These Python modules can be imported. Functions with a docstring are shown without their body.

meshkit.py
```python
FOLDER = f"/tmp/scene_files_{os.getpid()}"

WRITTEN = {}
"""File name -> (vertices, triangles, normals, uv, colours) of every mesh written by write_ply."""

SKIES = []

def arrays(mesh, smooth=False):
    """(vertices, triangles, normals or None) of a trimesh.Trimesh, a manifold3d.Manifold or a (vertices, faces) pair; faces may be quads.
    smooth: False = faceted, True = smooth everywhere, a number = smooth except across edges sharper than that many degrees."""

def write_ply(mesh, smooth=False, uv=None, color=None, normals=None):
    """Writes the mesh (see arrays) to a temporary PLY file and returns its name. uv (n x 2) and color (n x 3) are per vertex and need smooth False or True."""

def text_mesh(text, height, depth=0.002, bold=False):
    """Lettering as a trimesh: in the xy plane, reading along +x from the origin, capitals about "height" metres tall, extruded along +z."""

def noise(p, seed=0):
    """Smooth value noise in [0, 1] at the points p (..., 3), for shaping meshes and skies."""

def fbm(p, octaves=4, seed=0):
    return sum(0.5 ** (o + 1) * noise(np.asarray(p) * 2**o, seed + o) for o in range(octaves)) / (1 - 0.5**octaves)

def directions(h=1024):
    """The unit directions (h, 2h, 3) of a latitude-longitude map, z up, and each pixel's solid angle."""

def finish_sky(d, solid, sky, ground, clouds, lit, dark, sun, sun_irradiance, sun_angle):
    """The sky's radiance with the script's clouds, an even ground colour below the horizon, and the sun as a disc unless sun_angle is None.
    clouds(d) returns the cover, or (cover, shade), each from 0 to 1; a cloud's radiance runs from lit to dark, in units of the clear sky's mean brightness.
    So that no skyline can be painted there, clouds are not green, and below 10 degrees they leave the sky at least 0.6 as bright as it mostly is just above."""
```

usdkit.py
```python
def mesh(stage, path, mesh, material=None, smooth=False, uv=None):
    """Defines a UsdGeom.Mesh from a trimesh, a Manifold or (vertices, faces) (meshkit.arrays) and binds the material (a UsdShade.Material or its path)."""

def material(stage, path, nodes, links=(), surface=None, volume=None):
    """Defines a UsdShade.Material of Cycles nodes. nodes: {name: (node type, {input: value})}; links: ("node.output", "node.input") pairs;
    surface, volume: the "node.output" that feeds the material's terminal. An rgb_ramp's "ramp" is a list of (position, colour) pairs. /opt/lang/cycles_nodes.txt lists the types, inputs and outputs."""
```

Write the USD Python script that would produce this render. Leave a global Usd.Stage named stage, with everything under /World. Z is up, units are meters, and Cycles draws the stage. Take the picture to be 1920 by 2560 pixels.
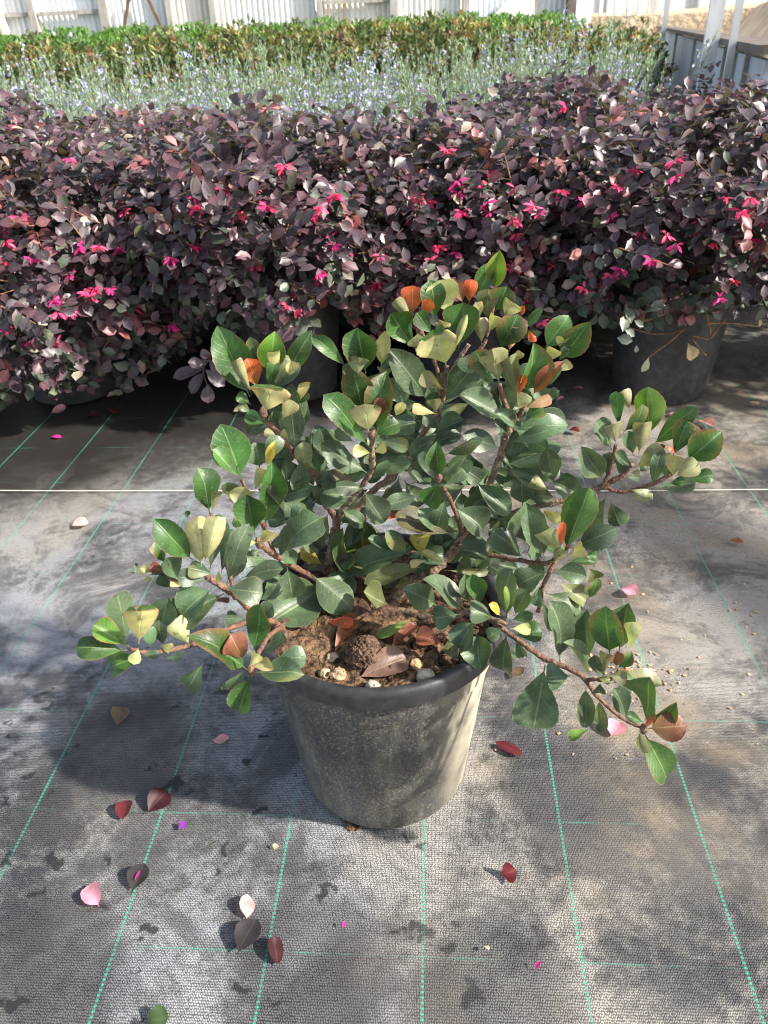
import math, random
import numpy as np, trimesh, usdkit, meshkit
from pxr import Gf, Sdf, Usd, UsdGeom, UsdLux, UsdShade, Vt

stage = Usd.Stage.CreateInMemory()
UsdGeom.SetStageUpAxis(stage, 'Z')
UsdGeom.SetStageMetersPerUnit(stage, 1.0)
UsdGeom.Xform.Define(stage, '/World')
UsdGeom.Scope.Define(stage, '/World/Looks')

# ------------------------------------------------------------------ camera
PITCH, ROLL, CAM_H, FPX = math.radians(32.03), 0.040, 1.0, 1923.0
F0 = np.array([0, math.cos(PITCH), -math.sin(PITCH)])
U0 = np.array([0, math.sin(PITCH), math.cos(PITCH)])
R0 = np.array([1.0, 0, 0])
CR = R0 * math.cos(ROLL) - U0 * math.sin(ROLL)
CU = U0 * math.cos(ROLL) + R0 * math.sin(ROLL)
CAM = np.array([0, 0, CAM_H])
cam = UsdGeom.Camera.Define(stage, '/World/camera')
M4 = Gf.Matrix4d(*CR, 0, *CU, 0, *(-F0), 0, *CAM, 1)
cam.AddTransformOp().Set(M4)
FOCAL = 5.1
cam.CreateFocalLengthAttr(FOCAL)
cam.CreateHorizontalApertureAttr(FOCAL * 1920 / FPX)
cam.CreateVerticalApertureAttr(FOCAL * 2560 / FPX)
cam.CreateFStopAttr(1.9)
cam.CreateFocusDistanceAttr(1.08)
cam.CreateClippingRangeAttr(Gf.Vec2f(0.05, 500))
cam.CreateExposureAttr(1.22)

# ------------------------------------------------------------------ sky and sun
SUN = np.array([0.76, -0.26, 0.60]); SUN = SUN / np.linalg.norm(SUN)
sky = UsdLux.DomeLight.Define(stage, '/World/sky')
sky_look = usdkit.material(stage, '/World/Looks/sky', {
    's': ('sky_texture', {'sky_type': 'single_scattering', 'sun_disc': False, 'sun_elevation': math.asin(SUN[2]),
                          'sun_rotation': math.atan2(SUN[0], SUN[1]), 'aerosol_density': 2.0}),
    'h': ('hsv', {'saturation': .70, 'value': 1.05}), 'b': ('background_shader', {'strength': 0.115})}, [('s.color', 'h.color'), ('h.color', 'b.color')], surface='b.background')
UsdShade.MaterialBindingAPI.Apply(sky.GetPrim()).Bind(sky_look)
sky.GetPrim().SetCustomDataByKey('kind', 'structure')
sun = UsdLux.DistantLight.Define(stage, '/World/sun')
sun.CreateNormalizeAttr(True); sun.CreateIntensityAttr(1.2); sun.CreateAngleAttr(1.9)
sun.CreateColorAttr(Gf.Vec3f(1.0, 0.94, 0.85))
zz = SUN; xx = np.cross([0, 0, 1.0], zz); xx /= np.linalg.norm(xx); yy = np.cross(zz, xx)
sun.AddTransformOp().Set(Gf.Matrix4d(*xx, 0, *yy, 0, *zz, 0, 0, 0, 10, 1))

# ------------------------------------------------------------------ helpers
RNG = np.random.default_rng(7)
V = lambda *a: np.array(a, float)
unit = lambda a: a / (np.linalg.norm(a, axis=-1, keepdims=True) + 1e-12)

def ray(px, py):
    return F0 + CR * ((px - 960) / FPX) - CU * ((py - 1280) / FPX)
def at_z(px, py, z=0.0):
    d = ray(px, py); return CAM + d * ((z - CAM_H) / d[2])
def at_y(px, py, Y):
    d = ray(px, py); return CAM + d * (Y / d[1])
def proj(p):
    q = np.asarray(p) - CAM
    w = q @ F0
    return np.stack([960 + FPX * (q @ CR) / w, 1280 - FPX * (q @ CU) / w], -1)

counts = {}
def path_for(name, parent='/World'):
    k = (parent, name); n = counts.get(k, -1) + 1; counts[k] = n
    return f'{parent}/{name}' if n == 0 else f'{parent}/{name}_{n:03d}'
def tag(prim, label=None, cat=None, group=None, kind=None):
    for k, v in (('label', label), ('category', cat), ('group', group), ('kind', kind)):
        if v: prim.SetCustomDataByKey(k, v)
    return prim
def thing(name, base, label, cat, group=None, rz=0, scale=None):
    x = UsdGeom.Xform.Define(stage, path_for(name))
    x.AddTranslateOp().Set(Gf.Vec3d(*map(float, base)))
    if rz: x.AddRotateZOp().Set(rz)
    if scale is not None: x.AddScaleOp().Set(Gf.Vec3f(*scale))
    return tag(x.GetPrim(), label, cat, group)
def put(path, v, f, mat, origin=None, smooth=True, st=None, tint=None, tintb=None, edge=None, nrm=None):
    """One Mesh prim; v is in world metres, origin is its thing's base."""
    v = np.asarray(v, float); f = np.asarray(f, int)
    if nrm is None and smooth is True:
        n = np.zeros_like(v); fn = np.cross(v[f[:, 1]] - v[f[:, 0]], v[f[:, 2]] - v[f[:, 0]])
        for k in range(3): np.add.at(n, f[:, k], fn)
        nrm = unit(n)
    elif nrm is None and smooth:
        v, f, nrm = meshkit.arrays((v, f), smooth)
    if origin is not None: v = v - np.asarray(origin)
    m = UsdGeom.Mesh.Define(stage, path)
    m.CreatePointsAttr(Vt.Vec3fArray.FromNumpy(v.astype(np.float32)))
    m.CreateFaceVertexCountsAttr(Vt.IntArray.FromNumpy(np.full(len(f), 3, np.int32)))
    m.CreateFaceVertexIndicesAttr(Vt.IntArray.FromNumpy(f.astype(np.int32).ravel()))
    m.CreateSubdivisionSchemeAttr('none')
    if nrm is not None:
        m.CreateNormalsAttr(Vt.Vec3fArray.FromNumpy(np.asarray(nrm, np.float32))); m.SetNormalsInterpolation('vertex')
    pv = UsdGeom.PrimvarsAPI(m)
    if st is not None:
        pv.CreatePrimvar('st', Sdf.ValueTypeNames.TexCoord2fArray, 'vertex').Set(Vt.Vec2fArray.FromNumpy(np.asarray(st, np.float32)))
    for nm, c in (('tint', tint), ('tintb', tintb), ('edge', edge)):
        if c is not None:
            c = np.broadcast_to(np.asarray(c, np.float32), (len(v), 3))
            pv.CreatePrimvar(nm, Sdf.ValueTypeNames.Color3fArray, 'vertex').Set(Vt.Vec3fArray.FromNumpy(np.ascontiguousarray(c)))
    UsdShade.MaterialBindingAPI.Apply(m.GetPrim()).Bind(mat)
    return m.GetPrim()
def tm_put(path, m, mat, origin=None, smooth=35):
    return put(path, np.array(m.vertices), np.array(m.faces), mat, origin, smooth)
def P(prim): return str(prim.GetPath())

def box(x0, x1, y0, y1, z0, z1):
    m = trimesh.creation.box([x1 - x0, y1 - y0, z1 - z0]); m.apply_translation([(x0 + x1) / 2, (y0 + y1) / 2, (z0 + z1) / 2]); return m
def bar(a, b, w, h=None):
    """A square bar from a to b."""
    a, b = np.asarray(a, float), np.asarray(b, float); h = h or w
    L = np.linalg.norm(b - a); m = trimesh.creation.box([w, h, L])
    z = (b - a) / L; x = np.cross([0, 1, 0], z) if abs(z[1]) < .95 else np.cross([0, 0, 1], z)
    x = x / np.linalg.norm(x); y = np.cross(z, x)
    T = np.eye(4); T[:3, 0], T[:3, 1], T[:3, 2], T[:3, 3] = x, y, z, (a + b) / 2
    m.apply_transform(T); return m
def smooth_path(p, r, n=6):
    p = np.asarray(p, float); r = np.asarray(r, float)
    q = np.vstack([2 * p[0] - p[1], p, 2 * p[-1] - p[-2]]); out, rad = [], []
    for i in range(len(p) - 1):
        a, b, c, d = q[i:i + 4]
        for t in np.linspace(0, 1, n, endpoint=False):
            out.append(.5 * (2 * b + (c - a) * t + (2 * a - 5 * b + 4 * c - d) * t * t + (3 * b - a - 3 * c + d) * t ** 3)); rad.append(r[i] * (1 - t) + r[i + 1] * t)
    out.append(p[-1]); rad.append(r[-1]); return np.array(out), np.array(rad)
def tube(p, r, sides=8, cap=True):
    p = np.asarray(p, float); r = np.broadcast_to(r, (len(p),)).astype(float)
    t = unit(np.gradient(p, axis=0))
    a = np.cross(t, [0.31, 0.2, 0.93]); a = unit(a); b = np.cross(t, a)
    ang = np.arange(sides) * 2 * np.pi / sides
    v = (p[:, None] + r[:, None, None] * (np.cos(ang)[None, :, None] * a[:, None] + np.sin(ang)[None, :, None] * b[:, None])).reshape(-1, 3)
    i, j = np.meshgrid(np.arange(len(p) - 1), np.arange(sides), indexing='ij')
    k = (j + 1) % sides
    q = np.stack([i * sides + j, i * sides + k, (i + 1) * sides + k, (i + 1) * sides + j], -1).reshape(-1, 4)
    f = np.vstack([q[:, [0, 1, 2]], q[:, [0, 2, 3]]])
    if cap:
        e = (len(p) - 1) * sides
        f = np.vstack([f, [[e, e + m, e + m + 1] for m in range(1, sides - 1)], [[0, m + 1, m] for m in range(1, sides - 1)]])
    return v, f
def merge(parts):
    vs, fs, n = [], [], 0
    for v, f in parts:
        vs.append(v); fs.append(np.asarray(f) + n); n += len(v)
    return np.vstack(vs), np.vstack(fs)
def revolve(profile, n=72):
    """Surface of revolution of (r, z) points about z."""
    pr = np.asarray(profile, float); ang = np.arange(n) * 2 * np.pi / n
    v = np.stack([pr[:, None, 0] * np.cos(ang), pr[:, None, 0] * np.sin(ang), np.broadcast_to(pr[:, None, 1], (len(pr), n))], -1).reshape(-1, 3)
    i, j = np.meshgrid(np.arange(len(pr) - 1), np.arange(n), indexing='ij'); k = (j + 1) % n
    q = np.stack([i * n + j, i * n + k, (i + 1) * n + k, (i + 1) * n + j], -1).reshape(-1, 4)
    return v, np.vstack([q[:, [0, 1, 2]], q[:, [0, 2, 3]]])

# ------------------------------------------------------------------ materials
def mat(name, nodes, links, surface='p.BSDF'):
    return usdkit.material(stage, '/World/Looks/' + name, nodes, links, surface=surface)

def leaf_material(name, rough, trans, veins, bump=0.25, spec=0.5, specks=0.0):
    n = {'geo': ('geometry', {}), 'top': ('attribute', {'attribute': 'tint'}), 'bot': ('attribute', {'attribute': 'tintb'}), 'edg': ('attribute', {'attribute': 'edge'}),
         'uv': ('attribute', {'attribute': 'st'}), 'sp': ('separate_xyz', {}),
         'v0': ('math', {'math_type': 'subtract', 'value2': .5}), 'v1': ('math', {'math_type': 'absolute'}),
         'rib': ('map_range', {'from_min': .012, 'from_max': .032, 'to_min': 1.0, 'to_max': 0.0, 'clamp': True}),
         'skew': ('math', {'math_type': 'multiply_add', 'value2': -.42}), 'sc': ('math', {'math_type': 'multiply', 'value2': 10.0}),
         'fr': ('math', {'math_type': 'pingpong', 'value2': .5}), 'vein': ('map_range', {'from_min': .0, 'from_max': .075, 'to_min': 1.0, 'to_max': 0.0, 'clamp': True}),
         'vw': ('math', {'math_type': 'multiply', 'value2': .35 * veins}), 'rw': ('math', {'math_type': 'multiply', 'value2': .8 * veins}), 'mx': ('math', {'math_type': 'maximum'}),
         'noi': ('noise_texture', {'scale': 55.0, 'detail': 3.0}), 'nr': ('map_range', {'from_min': .3, 'from_max': .7, 'to_min': .72, 'to_max': 1.25}),
         'side': ('mix', {}), 'light': ('mix', {'mix_type': 'mix'}), 'lc': ('mix', {'mix_type': 'add', 'fac': 1.0, 'color2': (.09, .10, .05)}),
         'shade': ('vector_math', {'math_type': 'scale'}),
         'em': ('map_range', {'from_min': .468, 'from_max': .495, 'to_min': 0.0, 'to_max': .9, 'clamp': True}), 'ecol': ('mix', {}),
         'hgt': ('math', {'math_type': 'multiply_add', 'value2': .5}), 'bmp': ('bump', {'strength': bump, 'distance': .0012}),
         'n2': ('noise_texture', {'scale': 420.0, 'detail': 2.0}),
         'spk': ('map_range', {'from_min': .72, 'from_max': .76, 'to_min': 0.0, 'to_max': specks, 'clamp': True}), 'n3': ('noise_texture', {'scale': 330.0, 'detail': 0.0}),
         'spc': ('mix', {'color2': (.6, .6, .5)}),
         'p': ('principled_bsdf', {'roughness': rough, 'specular_ior_level': spec}),
         'tr': ('translucent_bsdf', {}), 'tc': ('vector_math', {'math_type': 'multiply', 'vector2': (1.5, 1.6, .75)}), 'mixs': ('mix_closure', {'fac': trans})}
    l = [('uv.vector', 'sp.vector'), ('sp.y', 'v0.value1'), ('v0.value', 'v1.value1'), ('v1.value', 'rib.value'),
         ('v1.value', 'skew.value1'), ('sp.x', 'skew.value3'), ('skew.value', 'sc.value1'), ('sc.value', 'fr.value1'), ('fr.value', 'vein.value'),
         ('vein.result', 'vw.value1'), ('rib.result', 'rw.value1'), ('vw.value', 'mx.value1'), ('rw.value', 'mx.value2'),
         ('geo.position', 'noi.vector'), ('noi.fac', 'nr.value'), ('geo.backfacing', 'side.fac'), ('top.color', 'side.color1'), ('bot.color', 'side.color2'),
         ('side.color', 'lc.color1'), ('side.color', 'light.color1'), ('lc.color', 'light.color2'), ('mx.value', 'light.fac'),
         ('light.color', 'shade.vector1'), ('nr.result', 'shade.scale'), ('v1.value', 'em.value'), ('em.result', 'ecol.fac'), ('shade.vector', 'ecol.color1'), ('edg.color', 'ecol.color2'),
         ('geo.position', 'n3.vector'), ('n3.fac', 'spk.value'), ('spk.result', 'spc.fac'), ('ecol.color', 'spc.color1'), ('spc.color', 'p.base_color'),
         ('geo.position', 'n2.vector'), ('n2.fac', 'hgt.value1'), ('mx.value', 'hgt.value3'), ('hgt.value', 'bmp.height'), ('bmp.normal', 'p.normal'),
         ('ecol.color', 'tc.vector1'), ('tc.vector', 'tr.color'), ('p.BSDF', 'mixs.closure1'), ('tr.BSDF', 'mixs.closure2')]
    if not specks:
        n['spc'] = ('mix', {'fac': 0.0, 'color2': (.6, .6, .5)}); l = [x for x in l if x[1] not in ('n3.vector', 'spk.value', 'spc.fac')]; n.pop('n3'); n.pop('spk')
    else:
        n.update({'n4': ('noise_texture', {'scale': 150.0, 'detail': 1.0}), 'sp4': ('map_range', {'from_min': .70, 'from_max': .76, 'to_min': 0.0, 'to_max': .7, 'clamp': True}), 'brn': ('mix', {'color2': (.05, .022, .015)})})
        l = [x for x in l if x[1] != 'p.base_color'] + [('geo.position', 'n4.vector'), ('n4.fac', 'sp4.value'), ('sp4.result', 'brn.fac'), ('spc.color', 'brn.color1'), ('brn.color', 'p.base_color')]
    if not bump:
        l = [x for x in l if x[1] not in ('n2.vector', 'hgt.value1', 'hgt.value3', 'bmp.height', 'p.normal')]
        for q in ('n2', 'hgt', 'bmp'): n.pop(q)
    return mat(name, n, l, 'mixs.closure')
LEAF = leaf_material('glossy_leaf', .42, .16, 1.0, .35, .42, .09)
LORO = leaf_material('purple_leaf', .45, .08, .8, 0, .5, 0)
FAR = leaf_material('far_leaf', .5, .16, .3, 0.0, .35)
PETAL = leaf_material('petal', .5, .30, .35, 0, .3)

def simple(name, c1, c2, scale, rough=.7, bump=0.0, bscale=60, stretch=(1, 1, 1), dist=.003, spec=.4, lo=.35, hi=.65):
    return mat(name, {'g': ('geometry', {}), 'm': ('mapping', {'scale': stretch}), 'n': ('noise_texture', {'scale': scale, 'detail': 5.0, 'roughness': .6}),
                      'r': ('rgb_ramp', {'ramp': [(lo, c1), (hi, c2)]}), 'n2': ('noise_texture', {'scale': bscale, 'detail': 4.0}),
                      'b': ('bump', {'strength': bump, 'distance': dist}), 'p': ('principled_bsdf', {'roughness': rough, 'specular_ior_level': spec})},
               [('g.position', 'm.vector'), ('m.vector', 'n.vector'), ('m.vector', 'n2.vector'), ('n.fac', 'r.fac'), ('r.color', 'p.base_color'), ('n2.fac', 'b.height'), ('b.normal', 'p.normal')])
BARK = simple('grey_brown_bark', (.07, .05, .035), (.30, .21, .14), 130, .85, .9, 260, dist=.004)
BARK_YOUNG = simple('reddish_bark', (.085, .040, .026), (.21, .115, .075), 150, .7, .9, 240, dist=.004)
TWIG = simple('tan_twig', (.12, .06, .03), (.30, .17, .08), 60, .8)
SOIL = simple('potting_soil', (.016, .010, .006), (.25, .155, .085), 70, .95, 1.0, 160, dist=.008, spec=.2, lo=.38, hi=.68)
ROOT = simple('root_bark', (.03, .018, .012), (.17, .10, .065), 90, .9, 1.0, 180, dist=.006, spec=.2)
STONE = simple('pale_stone', (.22, .155, .09), (.47, .37, .24), 90, .9, .6, 200, spec=.3)
STONE_G = simple('grey_stone', (.20, .19, .15), (.42, .40, .33), 120, .9, .5, 220, spec=.3)
STONE_B = simple('brown_stone', (.06, .05, .04), (.18, .14, .1), 80, .9, .5, 200, spec=.3)
CHIP = simple('wood_chip', (.30, .17, .08), (.66, .48, .28), 120, .9, .3, 200)
BLACK_POT = simple('black_plastic', (.017, .0175, .019), (.042, .041, .040), 45, .48, .12, 300, spec=.45, lo=.4, hi=.72)
WALLP = [simple('wall_sheet_cream', (.74, .69, .62), (.86, .84, .80), 1.6, .6, stretch=(3, 1, .35), lo=.3, hi=.6),
         simple('wall_sheet_white', (.82, .82, .82), (.88, .88, .88), 1.2, .55, stretch=(3, 1, .35)),
         simple('wall_sheet_stained', (.66, .55, .45), (.84, .79, .72), 2.2, .6, stretch=(4, 1, .25), lo=.3, hi=.55)]
WHITE = simple('plain_white', (.82, .82, .82), (.86, .86, .86), 1, .6)
POST = simple('weathered_post', (.26, .24, .22), (.42, .40, .36), 6, .85, stretch=(2, 2, .5))
POSTW = simple('white_post', (.55, .54, .50), (.78, .77, .73), 6, .7, stretch=(2, 2, .5))
PANEL_G = simple('grey_panel', (.34, .38, .43), (.44, .48, .53), 3, .6, stretch=(3, 3, .4))
LEDGE = simple('ledge_wood', (.075, .06, .05), (.16, .13, .11), 8, .9, .3, 60)
RUST = simple('rusty_brace', (.10, .06, .04), (.2, .13, .09), 10, .8)
SAND = simple('sand', (.40, .29, .17), (.60, .47, .31), 3, .95, .6, 12, dist=.1)
TWINE = simple('twine', (.45, .40, .33), (.68, .63, .54), 200, .9)

# the fabric on the ground: woven tapes with green marker threads, dried mud, lime scale and wet dark spots
LA = math.radians(4.3)
def fabric():
    n, l = {}, []
    def N(k, kind, **inp): n[k] = (kind, inp); return k
    def L(a, b): l.append((a, b))
    def mth(k, op, a=None, b=None, c=None):
        inp = {'math_type': op}
        for s, x in (('value1', a), ('value2', b), ('value3', c)):
            if isinstance(x, (int, float)): inp[s] = float(x)
        n[k] = ('math', inp)
        for s, x in (('value1', a), ('value2', b), ('value3', c)):
            if isinstance(x, str): l.append((x, f'{k}.{s}'))
        return k + '.value'
    def rng(k, a, f0, f1, t0=0.0, t1=1.0, kind='smoothstep'):
        n[k] = ('map_range', {'range_type': kind, 'from_min': f0, 'from_max': f1, 'to_min': t0, 'to_max': t1, 'clamp': True}); l.append((a, f'{k}.value')); return k + '.result'
    def noise(k, scale, det=4.0, vec='g.position', rough=.6, dist=0.0):
        n[k] = ('noise_texture', {'scale': float(scale), 'detail': det, 'roughness': rough, 'distortion': dist}); l.append((vec, f'{k}.vector')); return k + '.fac'
    def mix(k, fac, a, b, op='mix'):
        inp = {'mix_type': op}
        for s, x in (('color1', a), ('color2', b)):
            if isinstance(x, tuple): inp[s] = x
        if isinstance(fac, (int, float)): inp['fac'] = float(fac)
        n[k] = ('mix', inp)
        for s, x in (('fac', fac), ('color1', a), ('color2', b)):
            if isinstance(x, str): l.append((x, f'{k}.{s}'))
        return k + '.color'
    N('g', 'geometry'); N('sp', 'separate_xyz'); L('g.position', 'sp.vector')
    # along / across the cloth
    N('rot', 'vector_rotate', rotate_type='z_axis', angle=LA); L('g.position', 'rot.vector'); N('rs', 'separate_xyz'); L('rot.vector', 'rs.vector')
    u, w = 'rs.x', 'rs.y'
    # weave
    N('wm', 'mapping', scale=(1.0, .62, 0.0)); L('rot.vector', 'wm.vector')
    N('vo', 'voronoi_texture', dimensions='2D', scale=500.0, randomness=.42); L('wm.vector', 'vo.vector')
    tape = rng('tape', 'vo.distance', .14, .52, 1.0, 0.0)
    big = noise('nbig', 2.1, 5.0, rough=.55, dist=.4); med = noise('nmed', 7.0, 6.0, rough=.65, dist=.6); fine = noise('nfin', 48.0, 5.0, rough=.7); tin = noise('ntin', 1.35, 3.0); warm = noise('nwarm', 3.4, 4.0)
    # how much dried deposit lies on the tapes
    a1 = mth('a1', 'multiply', big, .9); a2 = mth('a2', 'multiply_add', med, .75, a1); a3 = mth('a3', 'multiply_add', fine, .45, a2)
    dep0 = rng('dep0', a3, .86, 1.20)
    # clean dark cloth and painted-in shade close to the shrubs behind
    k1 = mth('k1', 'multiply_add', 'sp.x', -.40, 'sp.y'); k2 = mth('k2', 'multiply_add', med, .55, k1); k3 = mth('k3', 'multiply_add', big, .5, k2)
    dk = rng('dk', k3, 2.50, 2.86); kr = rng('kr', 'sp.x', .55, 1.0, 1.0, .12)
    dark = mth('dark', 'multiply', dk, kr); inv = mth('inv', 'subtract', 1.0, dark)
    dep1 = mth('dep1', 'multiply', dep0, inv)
    # round marks where pots stood
    last = dep1; ringsum = None
    for i, (px, py, r, amt) in enumerate([(1425, 1955, .115, .80), (305, 1870, .12, .72), (60, 2470, .13, .75), (1240, 2500, .11, .7), (780, 2420, .11, .7), (1835, 1600, .17, -.5), (1500, 1700, .17, -.25), (140, 1560, .16, -.35), (960, 2560, .12, .3)]):
        c = at_z(px, py)
        N(f'd{i}', 'vector_math', math_type='distance', vector2=(float(c[0]), float(c[1]), 0.0)); L('g.position', f'd{i}.vector1')
        dd = mth(f'dw{i}', 'multiply_add', med, .07, f'd{i}.value')
        inside = rng(f'in{i}', dd, r + .0, r + .06, 1.0, 0.0)
        if amt > 0:
            s = mth(f'ia{i}', 'multiply', inside, -amt); s = mth(f'ib{i}', 'add', s, 1.0); last = mth(f'ic{i}', 'multiply', last, s)
        else:
            last = mth(f'ic{i}', 'multiply_add', inside, -amt, last)
    N('cl', 'clamp'); L(last, 'cl.value'); dep = 'cl.result'
    cool = mix('cool', rng('tr1', tin, .42, .60), (.40, .42, .455), (.43, .405, .35))
    side = rng('side', 'sp.x', -.15, .40); 
    depc0 = mix('depc0', side, cool, (.47, .41, .31)); depc = mix('depc', .65, cool, depc0)
    base = mix('base', rng('tr2', warm, .35, .65), (.012, .0128, .016), (.030, .028, .026))
    tapeamt = mth('ta', 'multiply_add', tape, .86, .22); dfac = mth('df', 'multiply', dep, tapeamt)
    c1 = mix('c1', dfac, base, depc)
    # brown mud film
    mud = rng('mud', warm, .46, .66, 0.0, .72); mudr = mth('mudr', 'multiply_add', side, .88, .10); mudf = mth('mudf', 'multiply', mud, mudr); mudi = mth('mudi', 'multiply', mudf, inv)
    c2 = mix('c2', mudi, c1, (.20, .155, .10))
    stn = rng('stn', noise('nst', 4.6, 6.0, rough=.75, dist=.8), .48, .62, 0.0, .74); c2 = mix('c2s', stn, c2, (.042, .040, .039))
    # light glint of clean tape
    gli = mth('gli', 'multiply_add', inv, .16, .03); gl = mth('gl', 'multiply', tape, gli); c3 = mix('c3', gl, c2, (.30, .30, .31))
    # wear: fine dirt
    dirt = rng('dirt', noise('nd', 150.0, 3.0), .54, .70, 0.0, .6); c4 = mix('c4', dirt, c3, (.040, .037, .034))
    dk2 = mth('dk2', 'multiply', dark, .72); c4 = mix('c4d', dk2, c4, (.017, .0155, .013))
    # marker threads
    def thread(k, coord, other, per, off, half, dash, col, keep, cin):
        a = mth(k + 'a', 'multiply_add', coord, 1 / per, off); b = mth(k + 'b', 'fraction', a); c = mth(k + 'c', 'subtract', b, .5); d = mth(k + 'd', 'absolute', c)
        e = mth(k + 'e', 'less_than', d, half / per)
        q = mth(k + 'q', 'multiply', other, 1 / dash); r = mth(k + 'r', 'fraction', q); s = mth(k + 's', 'subtract', r, .5); t = mth(k + 't', 'absolute', s)
        x = rng(k + 'x', t, .10, .34, 1.0, .22)
        y = mth(k + 'y', 'multiply', e, x); z = mth(k + 'z', 'multiply', y, keep)
        return mix(k + 'm', z, cin, col)
    keep1 = rng('kp1', noise('nk', 4.0, 3.0), .34, .58, .36, .95); keep2 = rng('kp2', noise('nk2', 5.0, 3.0, dist=.3), .45, .62, .0, .75)
    o0 = at_z(1055, 2560); uu = o0[0] * math.cos(LA) - o0[1] * math.sin(LA)
    o1 = at_z(960, 2389); ww = o1[0] * math.sin(LA) + o1[1] * math.cos(LA)
    c5 = thread('g1', u, w, .2, .5 - uu / .2, .0018, .0062, (.045, .33, .22), keep1, c4)
    c6 = thread('g2', w, u, .2025, .5 - ww / .2025, .0011, .0036, (.05, .30, .22), keep2, c5)
    # wet black spots
    N('vs', 'voronoi_texture', dimensions='2D', scale=21.0, randomness=1.0); N('wv', 'vector_math', math_type='multiply_add', vector2=(.07, .05, 0), vector3=(0, 0, 0)); n['nvec'] = ('noise_texture', {'scale': 44.0, 'detail': 3.0}); L('g.position', 'nvec.vector'); L('nvec.color', 'wv.vector1'); L('g.position', 'wv.vector3'); L('wv.vector', 'vs.vector')
    N('vsc', 'separate_color'); L('vs.color', 'vsc.color')
    size = rng('size', 'vsc.r', .38, 1.0, .0, .34, 'linear'); dif = mth('dif', 'subtract', size, 'vs.distance'); sp = rng('spt', dif, .0, .16)
    lf = rng('lf', 'sp.x', .55, -.15, .12, 1.0); fr = rng('fr', 'sp.y', 1.35, .85, 0.0, 1.0); s1 = mth('s1', 'multiply', sp, lf); s2 = mth('s2', 'multiply', s1, fr); s3 = mth('s3', 'multiply', s2, .86)
    c7 = mix('c7', s3, c6, (.010, .010, .011))
    hb = mth('hb', 'multiply_add', tape, .6, fine)
    N('bmp', 'bump', strength=.45, distance=.0016); L(hb, 'bmp.height'); N('bm2', 'bump', strength=.5, distance=.02); L(noise('nwr', 6.0, 2.0), 'bm2.height'); L('bm2.normal', 'bmp.normal')
    rough = rng('rough', dep, 0.0, 1.0, .48, .85, 'linear')
    N('p', 'principled_bsdf', specular_ior_level=.35); L(c7, 'p.base_color'); L(rough, 'p.roughness'); L('bmp.normal', 'p.normal')
    return mat('woven_ground_fabric', n, l)
FABRIC = fabric()

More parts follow.
